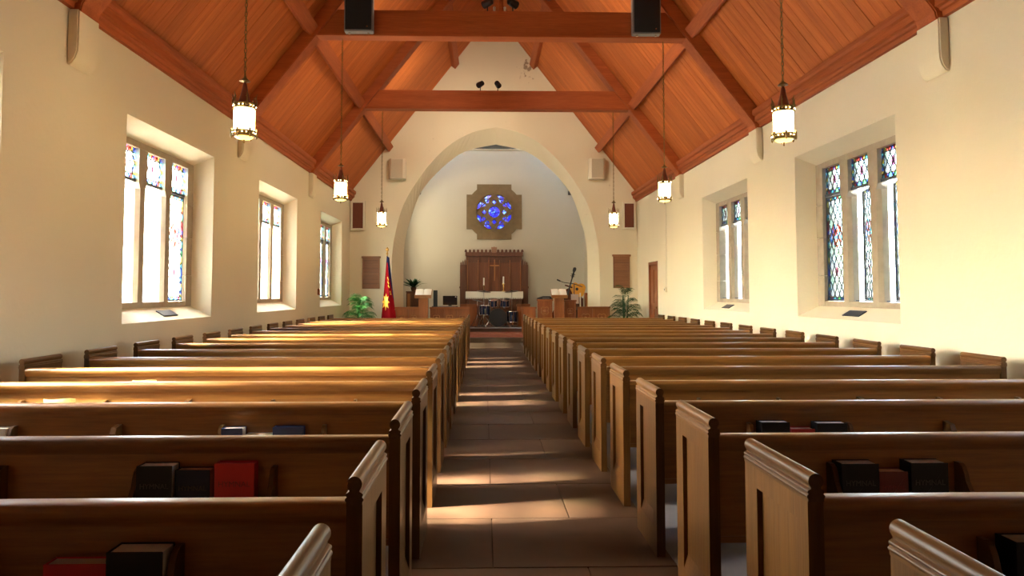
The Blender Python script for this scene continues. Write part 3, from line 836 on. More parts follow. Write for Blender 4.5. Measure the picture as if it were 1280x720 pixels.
# ------------------------------------------------------------------ hanging lanterns
def lantern_meshes():
    d = {}
    g = MB()
    for k in range(46):
        zc = 3.43 + k * .0445
        pts = []
        for j in range(8):
            a = 2 * pi * j / 8
            u, w = .011 * cos(a), .028 * sin(a)
            pts.append((u, 0, zc + w) if k % 2 == 0 else (0, u, zc + w))
        g.tube(pts, .0042, 4, closed=True)
    d['chain'] = g.mesh('chain', M_brass)
    d['cap'] = MB().lathe([(.008, 3.44), (.014, 3.43), (.045, 3.405), (.05, 3.398), (.02, 3.392), (.012, 3.385)], seg=14).mesh('canopy_disc', M_brass, smooth=True)
    d['cone'] = MB().lathe([(.012, 3.385), (.02, 3.36), (.030, 3.30), (.05, 3.22), (.066, 3.165), (.05, 3.163)], seg=14).mesh('cone', M_cone, smooth=True)
    g = MB().lathe([(.088, 3.125), (.106, 3.128), (.108, 3.135), (.102, 3.145), (.102, 3.165), (.108, 3.172), (.105, 3.18), (.06, 3.176)], seg=18)
    for k in range(6):
        a = 2 * pi * k / 6
        x, y = .104 * cos(a), .104 * sin(a)
        g.tube([(x, y, 3.15), (x * 1.1, y * 1.1, 3.20), (x * 1.02, y * 1.02, 3.235), (x * 1.14, y * 1.14, 3.275)], [.009, .008, .006, .002], 6)
        g.lathe([(.001, 3.225), (.011, 3.235), (.001, 3.247)], (x * 1.03, y * 1.03, 0), 6)
    d['crown'] = g.mesh('crown_band', M_brass, smooth=True)
    d['glass'] = MB().lathe([(.090, 2.865), (.094, 2.88), (.094, 3.12), (.088, 3.13)], seg=18).mesh('glass_shade', M_shade, smooth=True)
    g = MB()
    for k in range(6):
        a = 2 * pi * k / 6 + .3
        g.tube([(.097 * cos(a), .097 * sin(a), 2.87), (.097 * cos(a), .097 * sin(a), 3.13)], .0028, 5)
    d['rib'] = g.mesh('rib_cage', M_brass)
    g = MB().lathe([(.090, 2.862), (.108, 2.865), (.113, 2.875), (.108, 2.885), (.108, 2.905), (.113, 2.913), (.105, 2.922), (.094, 2.922)], seg=18)
    for k in range(6):
        a = 2 * pi * k / 6 + .3
        g.lathe([(.001, 2.845), (.012, 2.86), (.012, 2.925), (.001, 2.945)], (.112 * cos(a), .112 * sin(a), 0), 6)
    d['ring'] = g.mesh('lower_band', M_brass, smooth=True)
    g = MB()
    for k in range(18):
        a = 2 * pi * k / 18
        for zz, rr in ((2.895, .109), (3.155, .103)):
            g.lathe([(.001, -.003), (.006, 0), (.001, .003)], (rr * cos(a), rr * sin(a), zz), 5)
    d['dot'] = g.mesh('pierced_light', M_shade)
    d['bowl'] = MB().lathe([(.004, 2.835), (.03, 2.838), (.07, 2.848), (.088, 2.866)], seg=18).mesh('glass_bowl', M_bowl, smooth=True)
    d['fin'] = MB().lathe([(.002, 2.80), (.010, 2.812), (.006, 2.824), (.012, 2.838)], seg=10).mesh('finial', M_brass, smooth=True)
    return d
LM = lantern_meshes()
near = ['nearest the viewer', 'hung from the loudspeaker beam', 'closest to the gable wall']
for s in (-1, 1):
    for ty, nm in zip(TR, near):
        l = empty('pendant_lantern', (s * 2.59 + .02, ty, 0), f"lit glass lantern on a long chain, {nm}, on the {'flag' if s < 0 else 'door'} side", 'lantern', 'hanging lanterns')
        for k in ('chain', 'cap', 'cone', 'crown', 'glass', 'ring', 'bowl', 'fin'): link(LM[k].name.split('.')[0], LM[k], l)
        r = link('rib_cage', LM['rib'], l); r['kind'] = 'stuff'
        r = link('pierced_light', LM['dot'], l); r['kind'] = 'stuff'

# ------------------------------------------------------------------ beam speakers and spotlights
for s, lab in ((-1, 'tall black loudspeaker on the front of the tie beam, flag side'), (1, 'tall black loudspeaker on the front of the tie beam, door side')):
    p = empty('loudspeaker', (s * 2.28 + .01, 10.52, 5.49), lab, 'loudspeaker', 'black beam loudspeakers')
    MB().box(-.225, .225, .02, .16, 0, .8).build('cabinet', M_gray, p, bevel=.01)
    MB().box(-.205, .205, .005, .02, .02, .78).build('grille', M_blacktex, p, bevel=.006)
    for a in (-.15, .15): MB().lathe([(.02, -.025), (.02, 0)], (a, .08, 0), 10).build('foot', M_chrome, p)
    MB().lathe([(.012, .0), (.012, .006)], (.14, 0, .07), 10, 'y').build('badge', M_chrome, p)
def spot(x, ty, z, ang, lab, watts, pitch=-12):
    p = empty('spotlight', (x, ty, z), lab, 'spotlight', 'small spotlights on the tie beams')
    MB().lathe([(.03, 0), (.03, .012), (.01, .015), (.01, .12)], (0, 0, 0), 10).build('stem', M_black, p)
    R = Matrix.Rotation(ang, 3, 'Z') @ Matrix.Rotation(radians(pitch), 3, 'X')
    def T(q): v = R @ Vector(q); return (v.x, v.y, v.z + .17)
    MB().lathe([(.03, -.10), (.055, -.08), (.062, 0.0), (.066, .08), (.05, .081), (.045, .02)], (0, 0, 0), 14, 'y', T=T).build('lamp_head', M_black, p, smooth=True)
    # added fill at the fitting: a warm flood lifting the gable and the chancel
    ld = bpy.data.lights.new('spot_fill', 'SPOT'); ld.energy = watts; ld.color = (1.0, 0.86, 0.66)
    ld.spot_size = radians(120); ld.spot_blend = 1.0; ld.shadow_soft_size = .05
    lo = bpy.data.objects.new('spot_fill', ld); COL.objects.link(lo); lo.parent = p
    lo.location = T((0, .10, 0)); lo.rotation_euler = (R @ Vector((0, 1, 0))).to_track_quat('-Z', 'Z').to_euler()
spot(-.38, 15.1, 5.90, .6, 'left of two small black spotlights on the tie beam nearest the gable', 26, -6)
spot(.01, 15.1, 5.90, -.3, 'right of two small black spotlights on the tie beam nearest the gable', 26, -6)
spot(-.24, 10.8, 5.90, .9, 'left black spotlight on the loudspeaker beam', 20, -10)
spot(.17, 10.8, 5.90, -.9, 'right black spotlight on the loudspeaker beam', 20, -10)
p = empty('spotlight', (-.02, 10.8, 5.90), 'pale bulb fitting between the two spotlights on the loudspeaker beam', 'light fitting')
MB().box(-.035, .035, -.03, .03, 0, .30).build('stem', M_beam, p)
for a in (-.11, .06): MB().lathe([(.012, 0.0), (.02, .05), (.022, .085), (.001, .10)], (a, -.04, 0), 10).build('bulb', M_white, p, smooth=True)
for x, lab, sx in ((-2.16, 'tiny dark spotlight inside the arch on the flag side', 1), (2.20, 'tiny dark spotlight inside the arch on the door side', -1)):
    p = empty('spotlight', (x - sx * .09, 20.17, 4.38), lab, 'spotlight', 'arch spotlights')
    MB().box(-.07, .07, -.06, .08, -.07, .05).build('lamp_head', M_black, p, bevel=.01)
    MB().box(-.05 if sx > 0 else .03, -.03 if sx > 0 else .05, -.075, .0, -.02, .03).build('mounting_arm', M_black, p)

# ------------------------------------------------------------------ fittings on the gable wall
for x0, x1, z0, z1, lab in ((-3.01, -2.55, 4.64, 5.22, 'white speaker box on the gable wall, flag side of the arch'), (2.73, 3.20, 4.66, 5.26, 'white speaker box on the gable wall, door side of the arch')):
    p = empty('wall_speaker', ((x0 + x1) / 2, YF, (z0 + z1) / 2), lab, 'speaker', 'white wall speakers')
    w, h = (x1 - x0) / 2, (z1 - z0) / 2
    MB().prism([(-w, -.002), (w, -.002), (w, -.20), (w - .06, -.26), (-w + .06, -.26), (-w, -.20)], 'z', -h, h).build('cabinet', M_white, p, bevel=.006)
    MB().box(-w + .07, w - .07, -.27, -.26, -h + .03, h - .03).build('grille', M_offw, p)
for x0, x1, z0, z1, lab in ((-4.12, -3.72, 3.18, 4.02, 'brown grille panel in a white frame, corner above the flag-side palm'), (3.72, 4.10, 3.22, 4.02, 'brown grille panel in a white frame, corner above the door-side palm')):
    p = empty('organ_speaker', ((x0 + x1) / 2, YF, (z0 + z1) / 2), lab, 'speaker', 'framed grille panels')
    w, h = (x1 - x0) / 2, (z1 - z0) / 2
    MB().plate([(-w, -h), (w, -h), (w, h), (-w, h)], [[(-w + .05, -h + .05), (w - .05, -h + .05), (w - .05, h - .05), (-w + .05, h - .05)]], lambda q: (q[0], -.004, q[1]), lambda q: (q[0], -.09, q[1])).build('frame', M_white, p)
    MB().box(-w + .05, w - .05, -.06, -.02, -h + .05, h - .05).build('grille', M_grille_br, p)
for x0, x1, z0, z1, lab in ((-3.78, -3.29, 1.50, 2.38, 'slatted wooden hymn board above the flag-side palm'), (3.44, 3.92, 1.52, 2.44, 'slatted wooden hymn board above the door-side palm')):
    p = empty('hymn_board', ((x0 + x1) / 2, YF, z0), lab, 'hymn board', 'wooden hymn boards')
    w, h = (x1 - x0) / 2, z1 - z0
    MB().box(-w, w, -.03, -.003, 0, h).build('board', M_brownboard, p)
    MB().box(-w - .03, w + .03, -.06, -.003, h - .01, h + .05).build('cornice', M_brownboard, p, bevel=.008)
    for a in (-w, w - .03): MB().box(a, a + .03, -.045, -.03, 0, h - .01).build('stile', M_brownboard, p)
    for k in range(8):
        zz = .02 + k * (h - .06) / 7.4
        MB().box(-w + .03, w - .03, -.046, -.03, zz, zz + .022).build('slat', M_brownboard, p)
# switch box and cable on the right wall, small box on the left wall
cb = MB().tube([(4.142, 16.42, 4.03), (4.142, 16.43, 3.0), (4.142, 16.46, 1.52)], .008, 6).build('cable', M_white)
tag(cb, 'thin pale cable running down the door-side wall to a switch box', 'cable')
p = empty('switch_box', (4.148, 16.5, 1.40), 'small pale switch box on the door-side wall below a cable', 'switch box')
MB().box(-.04, 0, -.07, .07, 0, .12).build('box', M_white, p, bevel=.006); MB().box(-.05, -.04, -.015, .015, .04, .08).build('toggle', M_gray, p)
p = empty('thermostat', (-4.148, 15.9, 1.33), 'small brown control box on the wall beside the farthest flag-side window', 'control box')
MB().box(0, .04, -.05, .05, 0, .15).build('box', M_choir, p, bevel=.006); MB().box(.04, .046, -.03, .03, .08, .12).build('dial', M_brass, p)

# ------------------------------------------------------------------ rose window
rw = empty('window_8', (RC[0], 22.6, RC[1])); tag(rw, kind='structure')
R1 = .60
def rosep(r, a): return (r * cos(a), r * sin(a))
outline = []
for k in range(4):
    a = k * pi / 2
    def rot(p): return (p[0] * cos(a) - p[1] * sin(a), p[0] * sin(a) + p[1] * cos(a))
    outline += [rot(p) for p in [(.92, -.575), (.92, .575), (.745, .575)] + arc(0, 0, .94, radians(40), radians(50), 3) + [(.575, .745)]]
holes = []
for k in range(8):                       # eight outer petals in four pairs
    a = pi / 4 * k + pi / 8
    b0 = a - radians(17) if k % 2 == 0 else a - radians(15)
    holes.append([rosep(.575, a - .24), rosep(.60, a), rosep(.575, a + .24), rosep(.40, a + (.36 if k % 2 == 0 else -.05)), rosep(.35, a + (.2 if k % 2 == 0 else -.2)), rosep(.40, a + (.05 if k % 2 == 0 else -.36))])
for k in range(4):                       # four small lozenges
    a = pi / 2 * k
    holes.append([rosep(.42, a), rosep(.34, a + .25), rosep(.25, a), rosep(.34, a - .25)])
holes.append(arc(0, 0, .19, 0, 2 * pi, 20)[:-1])
MB().plate(outline, holes, lambda p: (p[0], -.06, p[1]), lambda p: (p[0], .10, p[1])).build('tracery_stone', M_stone_d, rw)
ring = [rosep(.66, 2 * pi * k / 32) for k in range(32)]; ringi = [rosep(.615, 2 * pi * k / 32) for k in range(32)]
MB().plate(ring, [ringi], lambda p: (p[0], -.10, p[1]), lambda p: (p[0], -.06, p[1])).build('ring_moulding', M_stone_d, rw)
ring = [rosep(.235, 2 * pi * k / 24) for k in range(24)]; ringi = [rosep(.19, 2 * pi * k / 24) for k in range(24)]
MB().plate(ring, [ringi], lambda p: (p[0], -.09, p[1]), lambda p: (p[0], -.06, p[1])).build('ring_moulding', M_stone_d, rw)
for t in (0, pi / 4):                    # two interlaced squares
    pts = [rosep(.60, t + k * pi / 2) for k in range(4)]
    for k in range(4):
        a, b = pts[k], pts[(k + 1) % 4]
        MB().tube([(a[0], -.065, a[1]), (b[0], -.065, b[1])], .018, 6).build('star_rib', M_stone_d, rw)
for h in holes:
    me = bpy.data.meshes.new('pane')
    g = MB().fill(h, [], lambda p: (p[0], .02, p[1])); me.from_pydata(g.v, [], g.f)
    uvl = me.uv_layers.new(name='metres'); me.uv_layers.new(name='size')
    for lp in me.loops:
        v = me.vertices[lp.vertex_index].co; uvl.data[lp.index].uv = (v.x, v.z)
    me.materials.append(M_glass_blue); link('pane', me, rw)
for k in range(12):
    a = 2 * pi * k / 12
    MB().tube([(.02 * cos(a), .012, .02 * sin(a)), (.18 * cos(a), .012, .18 * sin(a))], .005, 4).build('lead_bar', M_lead, rw)

# ------------------------------------------------------------------ choir screens, lecterns
def screen(x0, x1, y, z0, z1, npan, lab, depth=.10):
    p = empty('choir_screen', ((x0 + x1) / 2, y, z0), lab, 'choir screen', 'carved choir screens')
    w, h = (x1 - x0) / 2, z1 - z0
    MB().box(-w, w, -.02, depth - .03, 0, h - .05).build('backing', M_choir, p)
    MB().box(-w - .02, w + .02, -.06, depth, h - .05, h).build('top_rail', M_choir_x, p, bevel=.008)
    MB().box(-w, w, -.05, depth - .02, 0, .10).build('plinth', M_choir_x, p, bevel=.006)
    pw = 2 * w / npan
    for k in range(npan + 1):
        a = -w + k * pw
        MB().box(max(-w, a - .035), min(w, a + .035), -.05, -.02, .10, h - .05).build('stile', M_choir, p, bevel=.006)
    for k in range(npan):
        c = -w + (k + .5) * pw; r = min(pw * .26, .14); zc = h - .05 - .27
        pts = []
        for q in range(4):
            a = q * pi / 2 + pi / 4
            pts += [(c + r * .62 * cos(a) + r * .5 * cos(t), zc + r * .62 * sin(a) + r * .5 * sin(t)) for t in [a - 1.7 + 3.4 * j / 6 for j in range(7)]]
        MB().tube([(a, -.028, b) for a, b in pts], .012, 5, closed=True).build('quatrefoil', M_altar_light, p)
        MB().lathe([(.001, -.05), (.03, -.04), (.04, -.02)], (c, 0, zc), 8, 'y').build('boss', M_altar_light, p)
    return p
screen(-2.80, -2.12, 19.34, .235, .98, 2, 'carved oak choir screen between the flag and the flag-side lectern')
screen(-1.82, -.72, 19.34, .235, .98, 3, 'carved oak choir screen between the flag-side lectern and the aisle')
screen(.78, 1.17, 19.34, .235, .98, 1, 'short carved oak screen beside the drum kit at the aisle')
screen(1.22, 1.64, 19.30, .235, 1.20, 1, 'tall carved oak screen under the black case')
screen(1.98, 2.31, 19.30, .235, 1.18, 1, 'tall carved oak screen right of the door-side lectern')
screen(2.36, 3.28, 19.34, .235, .99, 2, 'low carved oak screen nearest the door-side palm')
def lectern(x, w, zt, lab):
    p = empty('lectern', (x, 19.02, .13), lab, 'lectern', 'lecterns with open books')
    MB().box(-.13, .13, -.09, .12, 0, zt - .13).build('post', M_choir, p, bevel=.01)
    for a in (-.13, .10): MB().box(a, a + .03, -.105, -.09, .05, zt - .26).build('stile', M_choir, p)
    MB().box(-.19, .19, -.13, .15, 0, .08).build('base', M_choir, p, bevel=.01)
    R = Matrix.Rotation(radians(28), 3, 'X')
    def T(q): v = R @ Vector(q); return (v.x, v.y, v.z + zt - .13 + .02)
    MB().box(-w, w, -.20, .22, 0, .03, T=T).build('desk', M_choir_x, p, bevel=.006)
    MB().box(-w, w, -.22, -.20, -.02, .08, T=T).build('ledge', M_altar_light, p, bevel=.005)
    return p, T
for x, w, zt, side in ((-1.98, .235, 1.33, 'flag'), (1.80, .225, 1.33, 'door')):
    p, T = lectern(x, w, zt, f'oak lectern with an open white book, {side} side of the drum kit')
    b = empty('open_book', (x, 19.02, .13), f'open white book lying on the {side}-side lectern', 'book', 'open lectern books')
    for sg in (-1, 1):
        prof = [(0, .032), (sg * .03, .052), (sg * .11, .056), (sg * (w - .015), .045), (sg * (w - .015), .032)]
        g = MB().prism([(q[0], q[1]) for q in prof], 'y', -.195, .20)
        g.v = [T(q) for q in g.v]
        g.build('page_block', M_paper, b)
# black stand behind the left lectern
p = empty('music_stand', (-1.70, 19.75, .235), 'black stand behind the flag-side lectern', 'stand')
MB().lathe([(.02, 0), (.02, 1.2)], (0, 0, 0), 8).build('pole', M_black, p)
MB().box(-.06, .06, -.02, .02, .55, 1.22).build('panel', M_black, p)
for k in range(3):
    a = 2 * pi * k / 3 + .4
    MB().tube([(0, 0, .22), (.2 * cos(a), .2 * sin(a), .012)], .01, 6).build('leg', M_black, p)

# ------------------------------------------------------------------ flag side of the chancel
p = empty('organ_cabinet', (-2.42, 20.75, .36), 'dark red-brown cabinet in the arch corner under a potted plant', 'cabinet')
MB().box(-.24, .26, 0, .45, 0, 1.03).build('body', M_altar, p, bevel=.01)
MB().box(-.25, .28, -.03, .46, 1.03, 1.07).build('top', M_altar, p, bevel=.008)
MB().box(-.20, -.12, -.02, 0, .1, 1.0).build('pale_strip', M_altar_light, p)
MB().box(-.08, .22, -.015, 0, .1, .95).build('door', M_altar, p, bevel=.006)
p = empty('monitor', (-1.33, 20.80, .981), 'black flat monitor standing on the black keyboard desk', 'monitor')
MB().box(-.22, .22, -.02, .03, .03, .31).build('screen', M_gloss, p, bevel=.008)
MB().box(-.05, .05, -.02, .02, 0.0, .04).build('foot', M_black, p)
MB().lathe([(.015, -.024), (.015, -.019)], (.17, 0, .275), 10, 'y').build('indicator', M_paper, p)
p = empty('keyboard_desk', (-1.45, 20.72, .36), 'black keyboard on a stand behind the flag-side choir screen', 'keyboard')
MB().box(-.42, .36, -.16, .18, .52, .62).build('case', M_black, p, bevel=.01)
MB().box(-.38, .32, -.165, -.03, .60, .625).build('keys', M_gray, p)
for a in (-.34, .28): MB().box(a, a + .05, -.1, .12, 0, .52).build('leg', M_black, p)
def blades(parent, n, l0, l1, mat, name='leaf', base=(0, 0, 0), up=.7, wd=.03, var=.28):
    for k in range(n):
        a = 2 * pi * k / n * 2.4 + random.uniform(-.3, .3); l = random.uniform(l0, l1); u = up + random.uniform(-var, var)
        vs = []; fs = []; m = 5
        for j in range(m + 1):
            t = j / m; r = l * t * cos(u) ; zz = l * (t * sin(u + .3) - .35 * t * t)
            w = wd * sin(pi * min(.98, t * .9 + .08))
            cx, cy = base[0] + r * cos(a), base[1] + r * sin(a)
            vs += [(cx - w * sin(a), cy + w * cos(a), base[2] + zz), (cx, cy, base[2] + zz + w * .3), (cx + w * sin(a), cy - w * cos(a), base[2] + zz)]
        for j in range(m):
            for q in (0, 1): fs.append((3 * j + q, 3 * j + q + 1, 3 * j + q + 4, 3 * j + q + 3))
        MB().add(vs, fs).build(name, mat, parent, smooth=True)
p = empty('potted_plant', (-2.46, 20.95, 1.43), 'dark leafy plant on the cabinet in the arch corner', 'plant', 'chancel plants')
MB().lathe([(.06, 0.002), (.09, .10), (.095, .12), (.08, .12)], seg=12).build('pot', M_pot, p, smooth=True)
blades(p, 54, .30, .50, M_leaf_d, base=(0, 0, .10), up=.85, wd=.045, var=.65)

def frond_mesh(l, n, wl, droop, mat):
    g = MB(); pts = []
    for j in range(9):
        t = j / 8
        pts.append(Vector((l * t * (1 - .12 * t), 0, l * (.95 * t - droop * t * t))))
    g.tube(pts, [.006 * (1 - .8 * j / 8) for j in range(9)], 5)
    for k in range(n):
        t = .16 + .84 * k / (n - 1); i = min(7, int(t * 8)); f = t * 8 - i
        c = pts[i].lerp(pts[i + 1], f); d = (pts[i + 1] - pts[i]).normalized()
        ll = wl * (.45 + .9 * sin(pi * min(1, t * .92)))
        for sg in (-1, 1):
            out = Vector((d.x * .55, sg * .85, d.z * .55 - .25)).normalized()
            w = Vector((d.x, 0, d.z)) * .006
            tip = c + out * ll + Vector((0, 0, -.35 * ll)); mid = c + out * ll * .5 + Vector((0, 0, .02))
            g.add([c - w * .5, c + w * .5, mid + w, mid - w, tip], [(0, 1, 2, 3), (3, 2, 4)])
    return g.mesh('frond', mat)
def palm(x, y, h, l, nf, droop, mat, lab, spread=1.0, tilt0=.15):
    p = empty('potted_palm', (x, y, 0), lab, 'palm', 'potted palms')
    MB().lathe([(.13, 0.001), (.17, .25), (.18, .28), (.15, .28)], seg=14).build('pot', M_pot, p, smooth=True)
    for k in range(3):
        a = 2 * pi * k / 3
        MB().tube([(.05 * cos(a), .05 * sin(a), .2), (.09 * cos(a), .09 * sin(a), h)], [.018, .011], 6).build('stem', mat, p)
    fm = [frond_mesh(l * q, 12, .20, droop, mat) for q in (.8, 1.0)]
    for k in range(nf):
        f = link('frond', fm[k % 2], p)
        q = random.uniform(0, 1)
        zz = h * (1 - spread) + h * spread * q
        f.location = (0, 0, zz)
        f.rotation_euler = (0, -(tilt0 + .75 * q + random.uniform(-.15, .15)), 2.399 * k + random.uniform(-.5, .5))
        f.scale = [1.15 - .35 * q] * 3
    return p
palm(-3.62, 18.30, 1.14, .42, 36, .78, M_leaf, 'bushy bright green potted palm beside the flag', .50, .0)
palm(3.56, 18.55, 1.32, .47, 38, .75, M_leaf_d, 'tall dark green potted palm beside the brown door', .70, .0)

# flag on its pole
fp = empty('flag_on_pole', (-2.93, 18.55, 0), 'furled red flag with a yellow star and blue edge on a pole', 'flag')
MB().lathe([(.018, .012), (.016, 2.42)], (0, 0.0, 0), 10).build('pole', M_gold, fp)
MB().lathe([(.15, 0.001), (.15, .02), (.05, .04), (.02, .12)], (0, 0, 0), 14).build('base', M_brass, fp, smooth=True)
MB().lathe([(.005, 2.42), (.035, 2.44), (.02, 2.47), (.012, 2.50), (.045, 2.54), (.04, 2.58), (.002, 2.63)], (0, 0, 0), 12).build('finial', M_gold, fp, smooth=True)
NU, NV = 28, 24
def flag_pt(u, v):
    """u 0..1 across the furled cloth, v 0 top .. 1 bottom"""
    half = .035 + .205 * v ** 1.1
    cx = .03 + .045 * v
    x = cx + (u - .5) * 2 * half
    y = -.05 - .06 * v - (.018 * v + .003) * sin(u * 9 + 2.6) - .06 * v * sin(pi * u)
    z = 2.36 - 2.05 * v - .05 * (u - .5) * (1 - v)
    return (x, y, z)
g = MB()
vs = [flag_pt(i / NU, j / NV) for j in range(NV + 1) for i in range(NU + 1)]
vs2 = [(x, y + .006, z) for x, y, z in vs]
g.v = vs + vs2; off = len(vs)
for j in range(NV):
    for i in range(NU):
        a = j * (NU + 1) + i; q = (a, a + 1, a + NU + 2, a + NU + 1)
        v = (j + .5) / NV; u = (i + .5) / NU
        edge = u > .30 + v * 1.25 if v < .30 else u > .55 + v * .75
        edge = edge or v < .07
        for o_ in (0, off):
            g.f.append(tuple(x + o_ for x in q)); g.m.append(1 if edge else 0)
for j in range(NV):
    for i in (0, NU):
        a = j * (NU + 1) + i; g.f.append((a, a + NU + 1, a + NU + 1 + off, a + off)); g.m.append(0)
g.build('cloth', [M_flag_red, M_flag_blue], fp, smooth=True)
def on_flag(u, v, d): x, y, z = flag_pt(u, v); return (x, y - d, z)
def flag_shape(poly, name, mat):
    g = MB(); c = (sum(p[0] for p in poly) / len(poly), sum(p[1] for p in poly) / len(poly)); n = len(poly); K = 5
    vs = [on_flag(*c, .006)]
    for k in range(1, K + 1):
        for p in poly: vs.append(on_flag(c[0] + (p[0] - c[0]) * k / K, c[1] + (p[1] - c[1]) * k / K, .006))
    fs = [(0, 1 + i, 1 + (i + 1) % n) for i in range(n)]
    for k in range(K - 1):
        for i in range(n):
            a = 1 + k * n + i; b = 1 + k * n + (i + 1) % n
            fs.append((a, b, b + n, a + n))
    return g.add(vs, fs).build(name, mat, fp)
star = []
for k in range(16):
    r = 1.0 if k % 2 == 0 else .52
    a = 2 * pi * k / 16
    star.append((.27 + .36 * r * sin(a), .60 + .115 * r * cos(a)))
flag_shape(star, 'star', M_flag_y)
for k, (u, v) in enumerate([(.42, .28), (.52, .30), (.46, .335), (.56, .35), (.52, .385), (.62, .40), (.70, .46), (.74, .49)]):
    flag_shape([(u - .06, v - .008), (u + .05, v - .012), (u + .07, v + .010), (u - .03, v + .014)], 'gold_script', M_flag_y)

# ------------------------------------------------------------------ altar, reredos, cross, candles
p = empty('reredos', (.035, 22.38, .36), 'tall dark carved oak altar screen with a battlemented crest', 'altar screen')
MB().box(-.92, .92, .06, .20, 0, 2.30).build('back_panel', M_altar, p)
for sx in (-1, 1):
    a, b = sorted((sx * .92, sx * 1.12))
    MB().box(a, b, .0, .20, 0, 1.95).build('side_pier', M_altar, p, bevel=.012)
    MB().box(a - .02, b + .02, -.03, .2, 1.15, 1.25).build('pier_moulding', M_altar, p, bevel=.02)
    for k in range(3):
        c = a + .03 + k * .065
        MB().prism([(c - .025, 1.95 + (2 - (k if sx < 0 else 2 - k)) * -.0), (c + .025, 1.95), (c + .025, 2.0 + .03 * (k if sx < 0 else 2 - k)), (c, 2.05 + .05 * (k if sx < 0 else 2 - k)), (c - .025, 2.0 + .03 * (k if sx < 0 else 2 - k))], 'y', .05, .15).build('pinnacle', M_altar, p)
MB().box(-.95, .95, -.02, .2, 2.22, 2.36).build('cornice', M_altar, p, bevel=.015)
for k in range(15):
    c = -.93 + k * 1.86 / 14
    MB().prism([(c - .042, 2.36), (c + .042, 2.36), (c + .042, 2.40), (c + .028, 2.44), (c, 2.455), (c - .028, 2.44), (c - .042, 2.40)], 'y', .0, .12).build('battlement', M_altar, p)
MB().prism([(-.07, 2.34), (.07, 2.34), (.09, 2.47), (.10, 2.53), (.03, 2.52), (0, 2.55), (-.03, 2.52), (-.10, 2.53), (-.09, 2.47)], 'y', -.06, .04).build('crest_ornament', plain('crest', (.33, .17, .10), .5), p, bevel=.01)
for k in range(6):
    c = -.87 + k * 1.74 / 5
    MB().box(c - .022, c + .022, .02, .06, .9, 2.22).build('muntin', M_altar, p, bevel=.006)
    MB().box(c - .006, c + .006, .008, .02, 1.0, 2.10).build('gilt_fillet', M_altar_light, p)
MB().box(-.9, .9, .03, .06, 2.02, 2.22).build('frieze', M_altar, p, bevel=.006)
p2 = empty('altar_cross', (.05, 22.36, 1.78), 'pale wooden cross on the centre of the altar screen', 'cross')
MB().box(-.018, .018, 0.0, .035, 0, .70).build('upright', M_altar_light, p2)
MB().box(-.15, .15, 0.002, .037, .48, .515).build('crossbar', M_altar_light, p2)
a = empty('altar_table', (.035, 22.0, .36), 'oak altar table below the carved screen', 'altar')
MB().box(-.90, .90, -.22, .34, 1.0, 1.05).build('tabletop', M_altar, a, bevel=.008)
MB().box(-.86, .86, -.18, .33, 0, 1.0).build('body', M_altar, a)
for k in range(6):
    c = -.84 + k * 1.68 / 5
    MB().box(c - .03, c + .03, -.20, -.18, .05, .98).build('stile', M_altar, a)
cl = MB().box(-.92, .92, -.245, .34, 1.052, 1.064).box(-.92, .92, -.25, -.238, .86, 1.064)
for k in range(46):
    cl.box(-.915 + k * .04, -.893 + k * .04, -.247, -.241, .83, .86)
cl = cl.build('altar_cloth', M_cloth, bevel=0); cl.location = (.035, 22.0, .36)
tag(cl, 'white fringed cloth over the front of the altar table', 'altar cloth')
for x, zt, lab in ((-.30, 1.86, 'shorter white candle on the altar, nearer the flag'), (.33, 1.90, 'taller white candle on the altar, nearer the double bass')):
    c = empty('candlestick', (x, 21.86, 1.426), lab, 'candlestick', 'altar candles')
    hh = .20 if x < 0 else .25
    MB().lathe([(.055, 0), (.05, .015), (.018, .03), (.014, hh * .5), (.024, hh * .55), (.014, hh * .6), (.014, hh - .03), (.045, hh - .015), (.045, hh)], seg=12).build('holder', M_gold if x > 0 else M_brass, c, smooth=True)
    MB().lathe([(.024, hh), (.024, zt - 1.426), (.003, zt - 1.42)], seg=10).build('candle', M_paper, c)
# low altar rails either side
for x0, x1, lab in ((-1.0, -.50, 'low oak rail at the flag side of the altar steps'), (.72, 1.10, 'low oak rail behind the short screen at the aisle')):
    p = empty('altar_rail', ((x0 + x1) / 2, 20.9, .36), lab, 'rail', 'low altar rails')
    w = (x1 - x0) / 2
    MB().box(-w, w, -.03, .03, 0.08, .60).build('panel', M_choir, p); MB().box(-w - .02, w + .02, -.06, .06, .60, .68).build('handrail', M_choir_x, p, bevel=.01)
    MB().box(-w, w, -.05, .05, 0, .08).build('plinth', M_choir, p)

